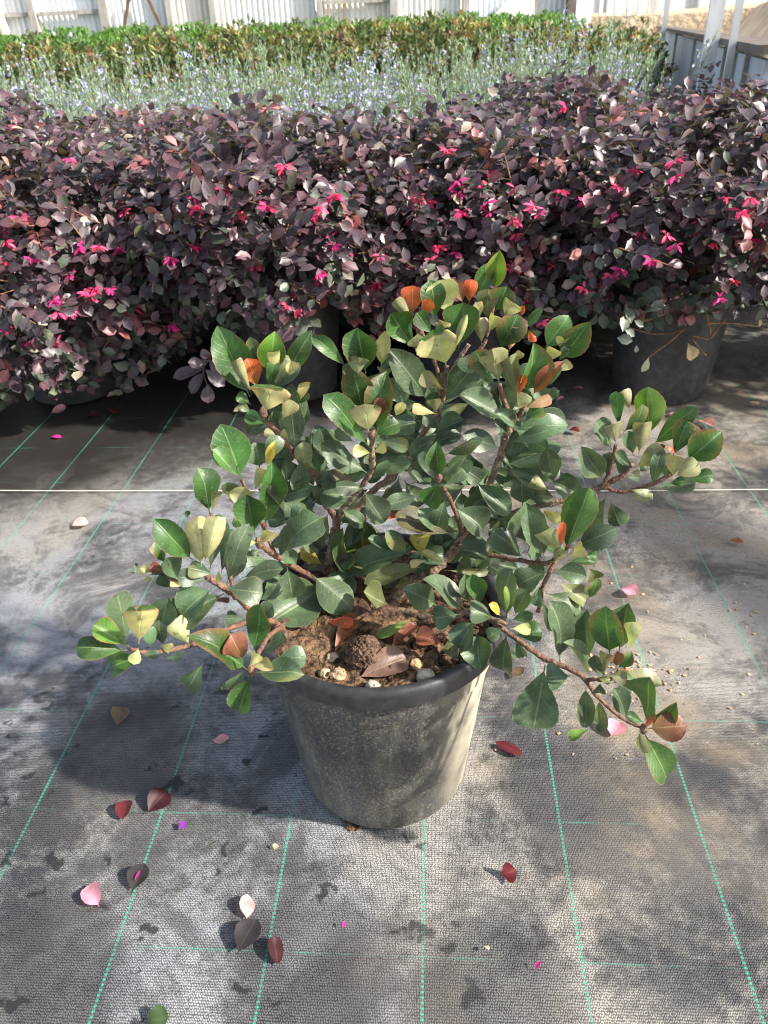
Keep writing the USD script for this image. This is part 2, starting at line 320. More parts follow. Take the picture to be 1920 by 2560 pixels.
def dusty_pot(center):
    # black plastic with fibrous beige dust; a film of dried mud with painted sunlight on the side that faces right
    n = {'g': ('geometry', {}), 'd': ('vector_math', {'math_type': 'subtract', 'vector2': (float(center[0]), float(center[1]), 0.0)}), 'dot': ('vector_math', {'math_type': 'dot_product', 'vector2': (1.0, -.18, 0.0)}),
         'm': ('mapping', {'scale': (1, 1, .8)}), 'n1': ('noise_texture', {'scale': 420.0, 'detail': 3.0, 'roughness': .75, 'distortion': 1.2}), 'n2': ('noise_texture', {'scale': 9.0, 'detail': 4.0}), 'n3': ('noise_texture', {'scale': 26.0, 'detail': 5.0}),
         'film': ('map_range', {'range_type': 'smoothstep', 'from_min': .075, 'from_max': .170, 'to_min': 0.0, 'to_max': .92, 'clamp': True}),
         'a': ('math', {'math_type': 'multiply_add', 'value2': .16}), 'a2': ('math', {'math_type': 'add'}), 'thr': ('map_range', {'from_min': .55, 'from_max': .95, 'to_min': 0.0, 'to_max': 1.0, 'clamp': True}),
         'sc': ('math', {'math_type': 'multiply', 'value2': .62}), 'sm': ('map_range', {'from_min': .62, 'from_max': .76, 'to_min': 0.0, 'to_max': .55, 'clamp': True}),
         'mx': ('math', {'math_type': 'maximum'}), 'fi': ('math', {'math_type': 'multiply'}), 'n3r': ('map_range', {'from_min': .3, 'from_max': .62, 'to_min': .35, 'to_max': 1.0, 'clamp': True}),
         'm5': ('mapping', {'scale': (1, 1, .07)}), 'n5': ('noise_texture', {'scale': 46.0, 'detail': 4.0, 'roughness': .7}), 'str': ('map_range', {'from_min': .48, 'from_max': .70, 'to_min': 0.0, 'to_max': .11, 'clamp': True}), 'sm2': ('math', {'math_type': 'add'}), 'c0': ('mix', {'color1': (.016, .017, .020), 'color2': (.036, .036, .037)}), 'haz': ('map_range', {'from_min': .35, 'from_max': .65, 'to_min': 0.05, 'to_max': .55, 'clamp': True}),
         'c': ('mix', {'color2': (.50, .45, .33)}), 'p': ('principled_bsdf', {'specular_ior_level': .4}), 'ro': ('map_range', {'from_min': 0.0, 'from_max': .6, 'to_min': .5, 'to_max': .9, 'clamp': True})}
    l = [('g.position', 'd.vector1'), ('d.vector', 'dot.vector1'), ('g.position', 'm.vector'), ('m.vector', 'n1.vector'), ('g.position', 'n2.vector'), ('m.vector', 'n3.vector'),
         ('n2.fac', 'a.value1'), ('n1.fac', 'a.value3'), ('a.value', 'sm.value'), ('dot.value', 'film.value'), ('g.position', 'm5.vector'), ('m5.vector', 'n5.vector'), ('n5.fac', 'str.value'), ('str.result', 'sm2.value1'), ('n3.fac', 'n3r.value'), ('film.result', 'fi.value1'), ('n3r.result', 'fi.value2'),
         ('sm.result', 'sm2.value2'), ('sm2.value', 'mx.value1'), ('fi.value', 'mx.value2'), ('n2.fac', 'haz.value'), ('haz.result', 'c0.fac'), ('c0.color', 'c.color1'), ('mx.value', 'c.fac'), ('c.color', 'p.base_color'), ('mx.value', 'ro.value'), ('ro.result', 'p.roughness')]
    return mat('dusty_black_plastic', n, l)

# ------------------------------------------------------------------ leaf building
# colours of the two faces and the rim: (upper, lower, rim)
KIND = {'m': ((.062, .098, .050), (.16, .18, .085), (.13, .16, .085)), 'g': ((.036, .086, .020), (.24, .26, .10), (.17, .11, .06)),
        'gl': ((.10, .17, .03), (.30, .32, .10), (.30, .12, .07)), 'gr': ((.07, .16, .02), (.4, .36, .12), (.50, .13, .07)),
        'u': ((.06, .13, .03), (.40, .385, .165), (.30, .16, .10)), 'ul': ((.08, .15, .04), (.46, .47, .23), (.36, .26, .16)), 'ud': ((.06, .11, .03), (.21, .21, .105), (.24, .15, .10)),  # 'ud' is 'u' with shade put into the colour
        'up': ((.3, .12, .05), (.58, .34, .19), (.5, .2, .12)), 'ol': ((.105, .115, .045), (.16, .17, .07), (.18, .19, .09)), 'yb': ((.085, .08, .035), (.15, .125, .055), (.18, .19, .09)),
        'y': ((.36, .27, .045), (.36, .26, .05), (.36, .3, .1)), 'r': ((.46, .085, .025), (.52, .14, .06), (.5, .1, .05)), 'b': ((.17, .052, .028), (.2, .075, .045), (.26, .06, .035)),
        'b2': ((.16, .09, .065), (.2, .12, .085), (.15, .08, .06)), 'd': ((.20, .07, .028), (.22, .09, .04), (.2, .07, .03))}
SHAPE = {'o': (1.08, .36), 'e': (.9, .72), 'h': (1.0, .20), 'r': (.62, .5)}
def leaf_mesh(base, tip, width, nrm, shape='o', bend=0.0, fold=.12, recurve=0.0, wave=0.0, twist=0.0, n=16, m=6, rng=RNG, petiole=.10):
    """A serrated blade from base to tip whose upper face looks along nrm."""
    base, tip = np.asarray(base, float), np.asarray(tip, float)
    L = np.linalg.norm(tip - base); a = (tip - base) / L
    nn = nrm - a * (nrm @ a); nn /= np.linalg.norm(nn); s = np.cross(a, nn)
    t = np.linspace(0, 1, n + 1); x = np.linspace(-1, 1, m + 1)
    T, X = np.meshgrid(t, x, indexing='ij')
    tb = np.clip((T - petiole) / (1 - petiole), 0, 1)
    e0, e1 = SHAPE[shape]; peak = e0 / (e0 + e1)
    w = (tb ** e0) * ((1 - tb) ** e1) / (peak ** e0 * (1 - peak) ** e1)
    ser = 1 + np.where(np.arange(n + 1) % 2 == 0, .022, -.022)[:, None] * (tb > .3) * (np.abs(X) > .9)
    w = np.maximum(w * ser, .028 * (1 - tb) + .004)
    ph = rng.uniform(0, 6.28, 2)
    y = T * L
    if shape == 'h': y = y + L * tb ** 3 * (.40 * np.sin(np.pi * np.abs(X) / 1.22) - .27)
    hz = bend * L * 4 * tb * (1 - tb) + fold * width * np.abs(X) ** 1.4 * w - recurve * L * np.clip((tb - .62) / .38, 0, 1) ** 2
    hz = hz + wave * width * np.sin(tb * 6.5 + ph[0] + (X > 0) * ph[1]) * np.abs(X) ** 2 * w
    tw = twist * (tb - .4)
    lx = X * w * width / 2
    q = base + y[..., None] * a + (lx * np.cos(tw))[..., None] * s + (hz + lx * np.sin(tw))[..., None] * nn
    i, j = np.meshgrid(np.arange(n), np.arange(m), indexing='ij'); k = i * (m + 1) + j
    f = np.stack([np.stack([k, k + 1, k + m + 2], -1), np.stack([k, k + m + 2, k + m + 1], -1)], 2).reshape(-1, 3)
    return q.reshape(-1, 3), f, np.stack([T, X * .5 + .5], -1).reshape(-1, 2)

def leaf_cloud(B, A, Nn, L, W, top, bot, edge, n=3, fold=.15, bend=.06, e0=.75, e1=.75):
    """Many small leaves at once: arrays of base, axis, normal, length, width and colours -> arrays per leaf (N, verts, ...)."""
    k = len(B); A = unit(A); Nn = unit(Nn - A * (Nn * A).sum(1, keepdims=True)); S = np.cross(A, Nn)
    t = np.linspace(0, 1, n + 1); x = V(-1, 0, 1)
    T, X = [z.ravel() for z in np.meshgrid(t, x, indexing='ij')]
    tb = np.clip((T - .06) / .94, 0, 1); pk = e0 / (e0 + e1)
    w = np.maximum(tb ** e0 * (1 - tb) ** e1 / (pk ** e0 * (1 - pk) ** e1), .03)
    hz = (np.abs(X) * w * fold * W[:, None]) + (bend * 4 * T * (1 - T)) * L[:, None]
    q = B[:, None] + (T * L[:, None])[..., None] * A[:, None] + (X * w * W[:, None] / 2)[..., None] * S[:, None] + hz[..., None] * Nn[:, None]
    i, j = np.meshgrid(np.arange(n), np.arange(2), indexing='ij'); c = (i * 3 + j).ravel()
    f = np.vstack([np.stack([c, c + 1, c + 4], -1), np.stack([c, c + 4, c + 3], -1)])
    st = np.stack([T, X * .5 + .5], -1)
    return q, f, st, top, bot, edge
def put_cloud(path, cloud, mat_, origin=None, sel=None):
    q, f, st, top, bot, edge = cloud
    if sel is not None: q, top, bot, edge = q[sel], top[sel], bot[sel], edge[sel]
    k, nv = q.shape[:2]
    F = (f[None] + (np.arange(k) * nv)[:, None, None]).reshape(-1, 3)
    rep = lambda c: np.repeat(c, nv, 0)
    return put(path, q.reshape(-1, 3), F, mat_, origin, True, np.tile(st, (k, 1)), rep(top), rep(bot), rep(edge))

# ------------------------------------------------------------------ ground
gx = np.concatenate([[-120, -40, -12], np.linspace(-4, 4, 9), [12, 40, 120]]); gy = np.concatenate([[-60, -20, -6], np.linspace(-2, 8, 11), [16, 40, 160]])
GX, GY = np.meshgrid(gx, gy, indexing='ij'); gv = np.stack([GX, GY, GX * 0], -1).reshape(-1, 3)
i, j = np.meshgrid(np.arange(len(gx) - 1), np.arange(len(gy) - 1), indexing='ij'); k = (i * len(gy) + j).ravel(); s_ = len(gy)
gf = np.vstack([np.stack([k, k + s_, k + s_ + 1], -1), np.stack([k, k + s_ + 1, k + 1], -1)])
tag(put('/World/ground', gv, gf, FABRIC), kind='structure')

# ------------------------------------------------------------------ corrugated wall at the back
WY = 13.0
def wx(px, py=40): return at_y(px, py, WY)[0]
wall = thing('corrugated_wall', (0, WY, 0), 'high wall of white corrugated sheets between grey posts behind the hedges', 'wall')
posts_px = [(-190, 22), (8, 19), (88, 17), (266, 21), (428, 13), (536, 14), (801, 13), (983, 15), (1162, 13), (1336, 12), (1425, 16)]
edges = [wx(p[0]) for p in posts_px]
edges = [edges[0] - 4.0] + edges
for i in range(len(edges) - 1):
    x0, x1 = edges[i] + .03, edges[i + 1] - .03
    nn = max(6, int((x1 - x0) / .0095 / 2) * 2); xs = np.linspace(x0, x1, nn)
    ph = (xs / .076 * 2 * np.pi); ys = WY + .011 * np.sign(np.sin(ph)) * np.abs(np.sin(ph)) ** .6
    v = np.vstack([np.stack([xs, ys, xs * 0 + .02], -1), np.stack([xs, ys, xs * 0 + 3.4], -1)])
    c = np.arange(nn - 1); f = np.vstack([np.stack([c, c + 1, c + nn + 1], -1), np.stack([c, c + nn + 1, c + nn], -1)])
    put(path_for('corrugated_sheet', P(wall)), v, f, WALLP[[0, 1, 1, 1, 1, 2, 0, 2, 0, 1, 1][i]], (0, WY, 0), True)
for px, w in posts_px:
    hw = w / FPX * WY / 1.16 / 2; x = wx(px); d = .10 if px != 8 else .30
    tm_put(path_for('post', P(wall)), box(x - hw, x + hw, WY - .03 - d, WY - .03, 0, 3.4), POST, (0, WY, 0), False)
for (pa, ya), (pb, yb) in (((96, 36), (258, 27)), ((15, 38), (80, 36)), ((810, 6), (975, -1))):
    a, b = at_y(pa, ya, WY - .07), at_y(pb, yb, WY - .07); tm_put(path_for('rail', P(wall)), bar(a, b, .05), POST, (0, WY, 0), False)
for (pa, ya), (pb, yb) in (((325, -20), (303, 110)), ((362, -20), (418, 100))):
    a, b = at_y(pa, ya, WY - .12), at_y(pb, yb, WY - .12); b = b + (b - a) * .9; tm_put(path_for('brace', P(wall)), bar(a, b, .04), RUST, (0, WY, 0), False)
# added white sheet standing in for the sunlit triangle on the wall
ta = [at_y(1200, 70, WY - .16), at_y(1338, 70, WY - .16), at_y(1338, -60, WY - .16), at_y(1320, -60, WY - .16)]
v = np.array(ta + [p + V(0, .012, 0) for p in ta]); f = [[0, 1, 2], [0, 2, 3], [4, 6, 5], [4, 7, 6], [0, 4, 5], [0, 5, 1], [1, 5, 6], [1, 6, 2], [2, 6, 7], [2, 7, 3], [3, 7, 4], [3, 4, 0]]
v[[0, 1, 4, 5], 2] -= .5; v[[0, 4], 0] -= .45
tag(put('/World/sunlit_patch', v, f, WHITE, None, False), 'added white sheet with a slanted edge, standing in for sunlight on the corrugated wall', 'sheet')

# ------------------------------------------------------------------ low wall at the right, its posts, and the sand behind
LW0, LW1 = V(1.45, 3.2), V(5.75, 18.0); LD = (LW1 - LW0) / np.linalg.norm(LW1 - LW0); LN = V(LD[1], -LD[0])
def on_low_wall(px):
    lo, hi = 0.0, np.linalg.norm(LW1 - LW0)
    for _ in range(50):
        md = (lo + hi) / 2; p = LW0 + LD * md
        if proj([p[0], p[1], 1.0])[0] > px: lo = md
        else: hi = md
    return lo
low = thing('low_wall', (*LW0, 0), 'low grey panelled wall with a brown timber ledge at the right edge', 'wall')
cuts = [0, .9] + [on_low_wall(p) for p in (1895, 1836, 1790, 1750, 1700, 1660)] + [np.linalg.norm(LW1 - LW0)]
def low_box(s0, s1, n0, n1, z0, z1):
    m = trimesh.creation.box([1, 1, 1]); m.apply_translation([.5, .5, .5]); q = np.array(m.vertices)
    xy = LW0 + LD * (s0 + q[:, :1] * (s1 - s0)) + LN * (n0 + q[:, 1:2] * (n1 - n0)); m.vertices = np.column_stack([xy, z0 + q[:, 2] * (z1 - z0)]); m.fix_normals(); return m
cuts = sorted(cuts)
for a, b in zip(cuts[:-1], cuts[1:]):
    if b - a > .12: tm_put(path_for('panel', P(low)), low_box(a + .02, b - .02, 0, .03, .02, .86), PANEL_G, (*LW0, 0), False)
for c in cuts[1:-1]:
    tm_put(path_for('stud', P(low)), low_box(c - .019, c + .019, -.02, .05, 0, .88), POST, (*LW0, 0), False)
tm_put(path_for('ledge', P(low)), low_box(-.1, np.linalg.norm(LW1 - LW0), -.05, .10, .883, .912), LEDGE, (*LW0, 0), False)
fence = thing('post_fence', (*LW0, 0), 'row of white fence posts standing along the low wall with sand behind', 'fence')
for px, w in ((1836, 34), (1888, 17), (1682, 12), (1648, 19), (1620, 9), (1594, 9), (1568, 9), (1540, 14), (1517, 8), (1498, 8)):
    if px > 1640:
        s = on_low_wall(px); d = (LW0 + LD * s)[1] / 1.16; hw = w / FPX * d / 2
        tm_put(path_for('post', P(fence)), low_box(s - hw, s + hw, -.054 - 2 * hw, -.054, 0, 3.0), POSTW, (*LW0, 0), False)
    else:
        q = at_y(px, 40, 17.5); hw = w / FPX * 15 / 2; tm_put(path_for('post', P(fence)), box(q[0] - hw, q[0] + hw, 17.4, 17.5, 0, 3.0), POSTW, (*LW0, 0), False)
tm_put(path_for('rail', P(fence)), box(4.2, 6.2, 17.51, 17.55, .98, 1.03), LEDGE, (*LW0, 0), False)
ns, nt = 50, 24
S_, T_ = np.meshgrid(np.linspace(2.2, 42, ns), np.linspace(.35, 22, nt), indexing='ij')
T_ = np.where(S_ > 11.5, -6 * np.clip((S_ - 11.5) / 2, 0, 1) + (T_ - .35) * 1.27 + .35, T_)
xy = LW0 + LD * S_[..., None] + LN * T_[..., None]
zz_ = .72 + .46 * (1 - np.exp(-np.maximum(T_ - .3, S_ / 20) / .6)) + .05 * np.sin(S_ * 1.3 + T_) + .07 * meshkit.noise(np.stack([S_, T_, S_ * 0], -1).reshape(-1, 3) * .9).reshape(S_.shape)
zz_[:, 0] = 0; zz_[0] = 0
sv = np.column_stack([xy.reshape(-1, 2), zz_.ravel()]); i, j = np.meshgrid(np.arange(ns - 1), np.arange(nt - 1), indexing='ij'); k = (i * nt + j).ravel()
sf = np.vstack([np.stack([k, k + nt, k + nt + 1], -1), np.stack([k, k + nt + 1, k + 1], -1)])
tag(put('/World/sand_bank', sv, sf[:, ::-1], SAND), kind='structure')

# things beyond the sand and by the corner
cx_ = wx(1425)
side_w = thing('side_wall', (cx_, WY, 0), 'short white sheet wall with a dark post at the corner of the yard', 'wall')
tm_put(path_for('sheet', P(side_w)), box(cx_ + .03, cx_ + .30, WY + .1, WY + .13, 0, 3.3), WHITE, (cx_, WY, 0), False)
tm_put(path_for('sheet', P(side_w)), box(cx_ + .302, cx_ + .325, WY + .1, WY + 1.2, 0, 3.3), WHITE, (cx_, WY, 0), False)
tm_put(path_for('corner_post', P(side_w)), box(cx_ - .10, cx_ + .02, WY - .26, WY - .14, 0, 3.4), LEDGE, (cx_, WY, 0), False)
net = thing('shade_net_fence', (10, 30, 0), 'far grey panel fence beyond the sand bank at the upper right', 'fence')
for q in range(12): tm_put(path_for('net_panel', P(net)), box(2 + q * 3.0, 4.96 + q * 3.0, 30, 30.05, 0, 1.62 + .05 * (q % 3)), PANEL_G, (10, 30, 0), False)
for q in range(13): tm_put(path_for('post', P(net)), box(1.95 + q * 3.0, 2.05 + q * 3.0, 29.86, 29.96, 0, 2.7), POSTW, (10, 30, 0), False)

# ------------------------------------------------------------------ pots
def pot_parts(parent, origin, R, r, h, mat_body, mat_rim, lip=.032, segs=72, ribs=0):
    o = np.asarray(origin, float)
    Rm = R - .010
    body = [(0.0, .004), (r - .012, .004), (r - .004, .006), (r, .014), (r + (Rm - r) * .78, h * .78), (r + (Rm - r) * .785 + .0030, h * .785), (Rm - .001, h - lip - .001), (Rm, h - lip), (Rm - .004, h - lip + .002), (r - .004, .02), (0.0, .012)]
    v, f = revolve(body, segs)
    if ribs:
        a = np.arctan2(v[:, 1], v[:, 0]); out = np.hypot(v[:, 0], v[:, 1]); g = .004 * np.maximum(0, np.cos(a * ribs)) ** 6 * ((v[:, 2] < h * .76) & (v[:, 2] > .01)); v[:, :2] *= (1 - g / np.maximum(out, .02))[:, None]
    b = put(path_for('pot', parent), v + o, f, mat_body, origin if parent else None, 40)
    rim = [(Rm - .004, h - lip + .002), (R - .003, h - lip), (R, h - lip + .003), (R + .001, h - .010), (R - .002, h - .003), (R - .007, h), (R - .013, h - .002), (R - .016, h - .008), (R - .018, h - .03), (R - .026, h - .10), (R - .010, h - lip - .0)]
    v2, f2 = revolve(rim[:-1] + [(R - .030, h - .10), (R - .012, h - lip)], segs)
    put(path_for('rim', P(b)), v2 + o, f2, mat_rim, origin, 50)
    return b

# ------------------------------------------------------------------ purple shrubs
def twig_cloud(rng, c, n_tw, per, rx, ry, rz, zc, zmin, face=None, ll=.045, droop=.25):
    """Leafy twigs ending on a lumpy shell round c: arrays of leaf base, axis, normal, and twig lines."""
    d = unit(rng.normal(size=(n_tw * 3, 3)) * V(1, 1, .9)); d = d[d[:, 2] > -.75]
    if face is not None: d = d[(d @ face > -.35) | (rng.random(len(d)) < .25)]
    d = d[:n_tw]
    lump = 1 + .34 * meshkit.noise(d * 2.0 + c * 3.7) + .16 * meshkit.noise(d * 4.6 + c * 1.3)
    rad = lump * np.where(rng.random(len(d)) < .28, rng.uniform(.55, .85, len(d)), rng.uniform(.88, 1.04, len(d)))
    end = V(c[0], c[1], zc) + d * V(rx, ry, rz) * rad[:, None]
    end[:, 2] = np.maximum(end[:, 2], zmin + rng.uniform(0, .08, len(d)))
    ax = unit(d * V(1, 1, .55) + V(0, 0, .12) + rng.normal(size=d.shape) * .45 - V(0, 0, droop) * (end[:, 2:] < zc))
    B, A, Nn, tid = [], [], [], []
    span = rng.uniform(.10, .16, len(d))
    for q in range(per):
        t = (q + rng.uniform(-.3, .3, len(d))) / per
        b = end - ax * (span * (1 - t))[:, None] + V(0, 0, -.02) * ((1 - t) ** 2)[:, None]
        up = unit(unit(d) * .55 + V(0, -.25, .75) + rng.normal(size=d.shape) * .30)
        side = unit(np.cross(up, ax)) * (1 if q % 2 else -1)
        a = unit(ax * .55 + side * .9 + rng.normal(size=d.shape) * .28)
        B.append(b); A.append(a); Nn.append(unit(up + rng.normal(size=d.shape) * .33)); tid.append(np.arange(len(d)))
    return np.vstack(B), np.vstack(A), np.vstack(Nn), (end, ax, span), np.concatenate(tid)

def loro_colors(rng, B, zlo, zhi, tid, ntw, green=.0):
    h = np.clip((B[:, 2] - zlo) / (zhi - zlo), 0, 1)
    k = len(B); tw = rng.random(ntw)[tid]; r = rng.random(k) * .5 + tw * .5
    top = np.array([(.058, .043, .054), (.074, .045, .058), (.062, .055, .058), (.092, .046, .056)])[rng.integers(0, 4, k)]
    g = rng.random(k) < np.clip(.62 - 1.05 * h + green, .04, .85)
    top[g] = np.array([(.062, .085, .060), (.078, .098, .062), (.048, .072, .052)])[rng.integers(0, 3, g.sum())]
    red = tw > .955; top[red] = np.array([(.20, .06, .065), (.15, .055, .062), (.26, .12, .115)])[rng.integers(0, 3, red.sum())]
    pale = rng.random(k) < .022; top[pale] = (.30, .28, .21)
    top = top * V(.98, .88, .92) * rng.uniform(.65, 1.35, (k, 1))
    bot = np.array([(.20, .15, .15), (.17, .17, .12), (.24, .19, .17)])[rng.integers(0, 3, k)] * rng.uniform(.7, 1.2, (k, 1))
    bot[red] = (.35, .14, .12)
    return top, bot, top * 1.25

def flower(rng, c, size):
    parts, st = [], []
    for q in range(rng.integers(8, 13)):
        a = rng.uniform(0, 6.28); dr = unit(V(math.cos(a) * .7, math.sin(a) * .7 - .25, rng.uniform(-.9, .25)))
        v, f, s = leaf_mesh(c + dr * .002, c + dr * size * rng.uniform(.8, 1.15), size * .27, unit(V(0, -.6, .8) + rng.normal(size=3) * .4), 'r', bend=rng.uniform(-.1, .12), n=4, m=2, rng=rng, petiole=.0)
        parts.append((v, f)); st.append(s)
    v, f = merge(parts); return v, f, np.vstack(st)

FLOWER_C = [(.74, .05, .19), (.66, .04, .22), (.82, .09, .22)]
def purple_bush(bx, by, label, seed, n_tw, n_ind, rx=.36, ry=.36, rz=.25, zc=.50, zmin=.10, flowers=18, pot_h=.34, pot_R=.185, twigs=40, group='potted purple shrubs in the bed', face=V(0, -.8, .5), per=10, n=3, green=0.0):
    rng = np.random.default_rng(seed); o = V(bx, by, 0)
    t = thing('purple_leaved_shrub', o, label, 'shrub', group)
    pot_parts(P(t), o, pot_R, pot_R * .77, pot_h, BLACK_POT, BLACK_POT, segs=48, ribs=20)
    sv, sf = revolve([(0.0, pot_h - .02), (pot_R * .5, pot_h - .03), (pot_R - .02, pot_h - .045)], 24); put(path_for('soil', P(t)), sv + o, sf, SOIL, o)
    tb = []
    for q in range(7):
        a = rng.uniform(0, 6.28); e = o + V(math.cos(a) * rx * .6, math.sin(a) * ry * .6, zc + rng.uniform(-.02, .1))
        tb.append(tube(*smooth_path([o + V(math.cos(a) * .03, math.sin(a) * .03, pot_h - .05), (o + e) / 2 + V(0, 0, pot_h * .4), e], [.009, .006, .003], 4), sides=5))
    put(path_for('branches', P(t)), *merge(tb), TWIG, o)
    B, A, Nn, tw, tid = twig_cloud(rng, o, n_tw, per, rx, ry, rz, zc, zmin, face)
    L = rng.uniform(.029, .048, len(B)); W = L * rng.uniform(.56, .70, len(B))
    top, bot, edge = loro_colors(rng, B, zmin, zc + rz, tid, len(tw[0]), green)
    cl = leaf_cloud(B, A, Nn, L, W, top, bot, edge, n=n, e0=.60, e1=.55, bend=.04)
    # those that show largest: nearest to the camera and facing it
    vd = unit(CAM - B); out = ((B - V(bx, by, zc)) / V(rx, ry, rz)); score = (unit(out) * vd).sum(1) * np.linalg.norm(out, axis=1) + .25 * np.abs((unit(Nn) * vd).sum(1))
    order = np.argsort(-score); ind = order[:n_ind]; rest = order[n_ind:]
    for q in ind: put_cloud(path_for('leaf', P(t)), cl, LORO, o, [q])
    fol = put_cloud(path_for('foliage', P(t)), cl, LORO, o, rest); tag(fol, kind='stuff')
    end, ax, span = tw
    vis = np.argsort(-(((end - V(bx, by, zc)) @ face) + rng.normal(size=len(end)) * .15))[:twigs]
    tl = [tube(np.array([end[q] - ax[q] * span[q] * 1.0 + V(0, 0, -.02), end[q] - ax[q] * span[q] * .5 + V(0, 0, -.006), end[q]]), [.0022, .0016, .001], 4, False) for q in vis]
    put(path_for('twigs', P(t)), *merge(tl), TWIG, o)
    cand = order[:max(n_ind, 900)]
    for q in range(int(flowers * 1.9)):
        b = cl[0][rng.choice(cand)].mean(0) + V(0, -.012, .012)
        if b[2] < zc - .18 and rng.random() < .7: continue
        v, f, s = flower(rng, b, rng.uniform(.020, .031)); c = FLOWER_C[rng.integers(0, 3)]
        put(path_for('flower', P(t)), v, f, PETAL, o, True, s, c, np.array(c) * 1.1, c)
    return t
p1, p2, p3 = at_z(160, 1018), at_z(728, 1014), at_z(1682, 1018)
dY = .142
front = [(-1.72, 2.58, 'purple shrub cut by the left edge, its pot out of view', 11, 420, 60, dict(zmin=.12, flowers=8)),
         (p1[0], p1[1] + dY, 'purple shrub at front left whose leaves droop over its black pot to the ground', 12, 860, 300, dict(rx=.42, ry=.43, zmin=.015, zc=.42, rz=.36, flowers=20, green=.05)),
         (p2[0], p2[1] + dY, 'purple shrub behind the left shoots of the green shrub, its black pot half bare', 13, 820, 300, dict(rx=.38, ry=.37, zmin=.28, zc=.52, flowers=18)),
         ((p2[0] + p3[0]) / 2 - .02, p2[1] + dY + .05, 'purple shrub directly behind the top of the green shrub, its pot in black shade', 14, 820, 300, dict(rx=.40, ry=.38, zmin=.22, zc=.50, flowers=22)),
         (p3[0], p3[1] + dY, 'purple shrub at front right with bare twigs hanging over its ribbed black pot', 15, 720, 300, dict(rx=.40, ry=.36, zmin=.29, zc=.52, flowers=24, green=.12)),
         (p3[0] + .72, p3[1] + .22, 'purple and green shrub cut by the right edge of the front row', 16, 420, 120, dict(zmin=.2, flowers=10, green=.15))]
for bx, by, lab, sd, ntw, nind, kw in front: purple_bush(bx, by, lab, sd, ntw, nind, **kw)
row2 = [(-1.9, 'leftmost'), (-1.25, 'second from left'), (-.62, 'third from left'), (0.0, 'fourth from left'), (.62, 'fifth from left'), (1.22, 'sixth from left'), (1.85, 'rightmost')]
for q, (x, w) in enumerate(row2):
    purple_bush(x + [.03, -.05, .04, -.02, .05, .0, -.05][q], 3.02 + [.03, -.04, .0, .05, -.02, .03, .0][q], f'purple shrub with pink flowers, {w} of the second row of the bed', 30 + q, 540, 60, rx=.33, ry=.34, zmin=.3, zc=.47, rz=.22 + .045 * ((q * 2) % 3), flowers=14, twigs=25, per=10)
row3 = [(-2.15, 'leftmost'), (-1.55, 'second from left'), (-.98, 'third from left'), (-.42, 'fourth from left'), (.2, 'fifth from left'), (.8, 'sixth from left'), (1.36, 'rightmost')]
for q, (x, w) in enumerate(row3):
    zc3 = [.41, .45, .50, .45, .40, .56, .48][q]
    purple_bush(x, 3.60 + [.0, .05, -.03, .04, .0, .03, .0][q], f'purple shrub, {w} of the rear row next to the rosemary', 50 + q, 440, 0, rx=.33, zmin=.33, zc=zc3, rz=.22, flowers=9, twigs=16, per=9, n=2)

# a spray of leaves hanging off the second front shrub
rs = np.random.default_rng(44); o2 = V(p2[0], p2[1] + dY, 0); b2 = '/World/purple_leaved_shrub_002'
put(path_for('hanging_twig', b2), *tube(*smooth_path([at_y(a, b, o2[1] - .33) for a, b in ((545, 840), (528, 890), (508, 925), (520, 970))], [.002, .0018, .0015, .001], 4), sides=4), TWIG, o2)
for x0, y0, x1, y1, w in ((512, 920, 432, 945, 34), (510, 915, 470, 905, 32), (512, 930, 478, 985, 36), (520, 960, 520, 1008, 36), (514, 925, 562, 965, 38), (522, 900, 560, 935, 34), (520, 900, 480, 925, 30), (528, 885, 500, 890, 30), (530, 880, 566, 895, 32)):
    Y = o2[1] - .33 - rs.uniform(0, .02); v, f, st = leaf_mesh(at_y(x0, y0, Y), at_y(x1, y1, Y - .012), w / FPX * Y, V(rs.normal() * .2, -.7, .7), 'r', .05, .15, n=6, m=4); c = V(.062, .042, .052) * rs.uniform(.8, 1.3)
    put(path_for('leaf', b2), v, f, LORO, o2, True, st, c, V(.2, .15, .15), c * 1.2)
# bare twigs with a few pale dead leaves over the right front pot
o = V(p3[0], p3[1] + dY, 0)
bt = '/World/purple_leaved_shrub_004'
tw_px = [[(1690, 770), (1712, 820), (1640, 835), (1570, 818)], [(1712, 820), (1680, 850), (1622, 893)], [(1765, 780), (1776, 845), (1730, 842), (1765, 888)], [(1765, 808), (1830, 808), (1894, 816)], [(1612, 780), (1600, 822)], [(1776, 845), (1800, 815), (1815, 795)], [(1600, 805), (1650, 790), (1690, 770)]]
put(path_for('bare_twigs', bt), *merge([tube(*smooth_path([at_y(a, b, o[1] - .20 - .012 * q) for a, b in s], [.0032, .0024, .002, .0015][:len(s)], 5), sides=5) for q, s in enumerate(tw_px)]), TWIG, o)
for a, b, c, d, w, col in ((1622, 893, 1604, 930, 20, (.55, .55, .36)), (1720, 858, 1728, 902, 40, (.62, .47, .26)), (1898, 790, 1898, 818, 10, (.6, .45, .28)), (1592, 862, 1588, 882, 12, (.5, .55, .42))):
    Y = o[1] - .205; v, f, s = leaf_mesh(at_y(a, b, Y), at_y(c, d, Y - .01), w / FPX * Y / 1.0, V(.2, -.8, .5), 'e', .1, .2, n=6, m=4)
    tag(put(path_for('dead_leaf', bt), v, f, PETAL, o, True, s, col, col, col), 'pale dried leaf hanging on a bare twig')

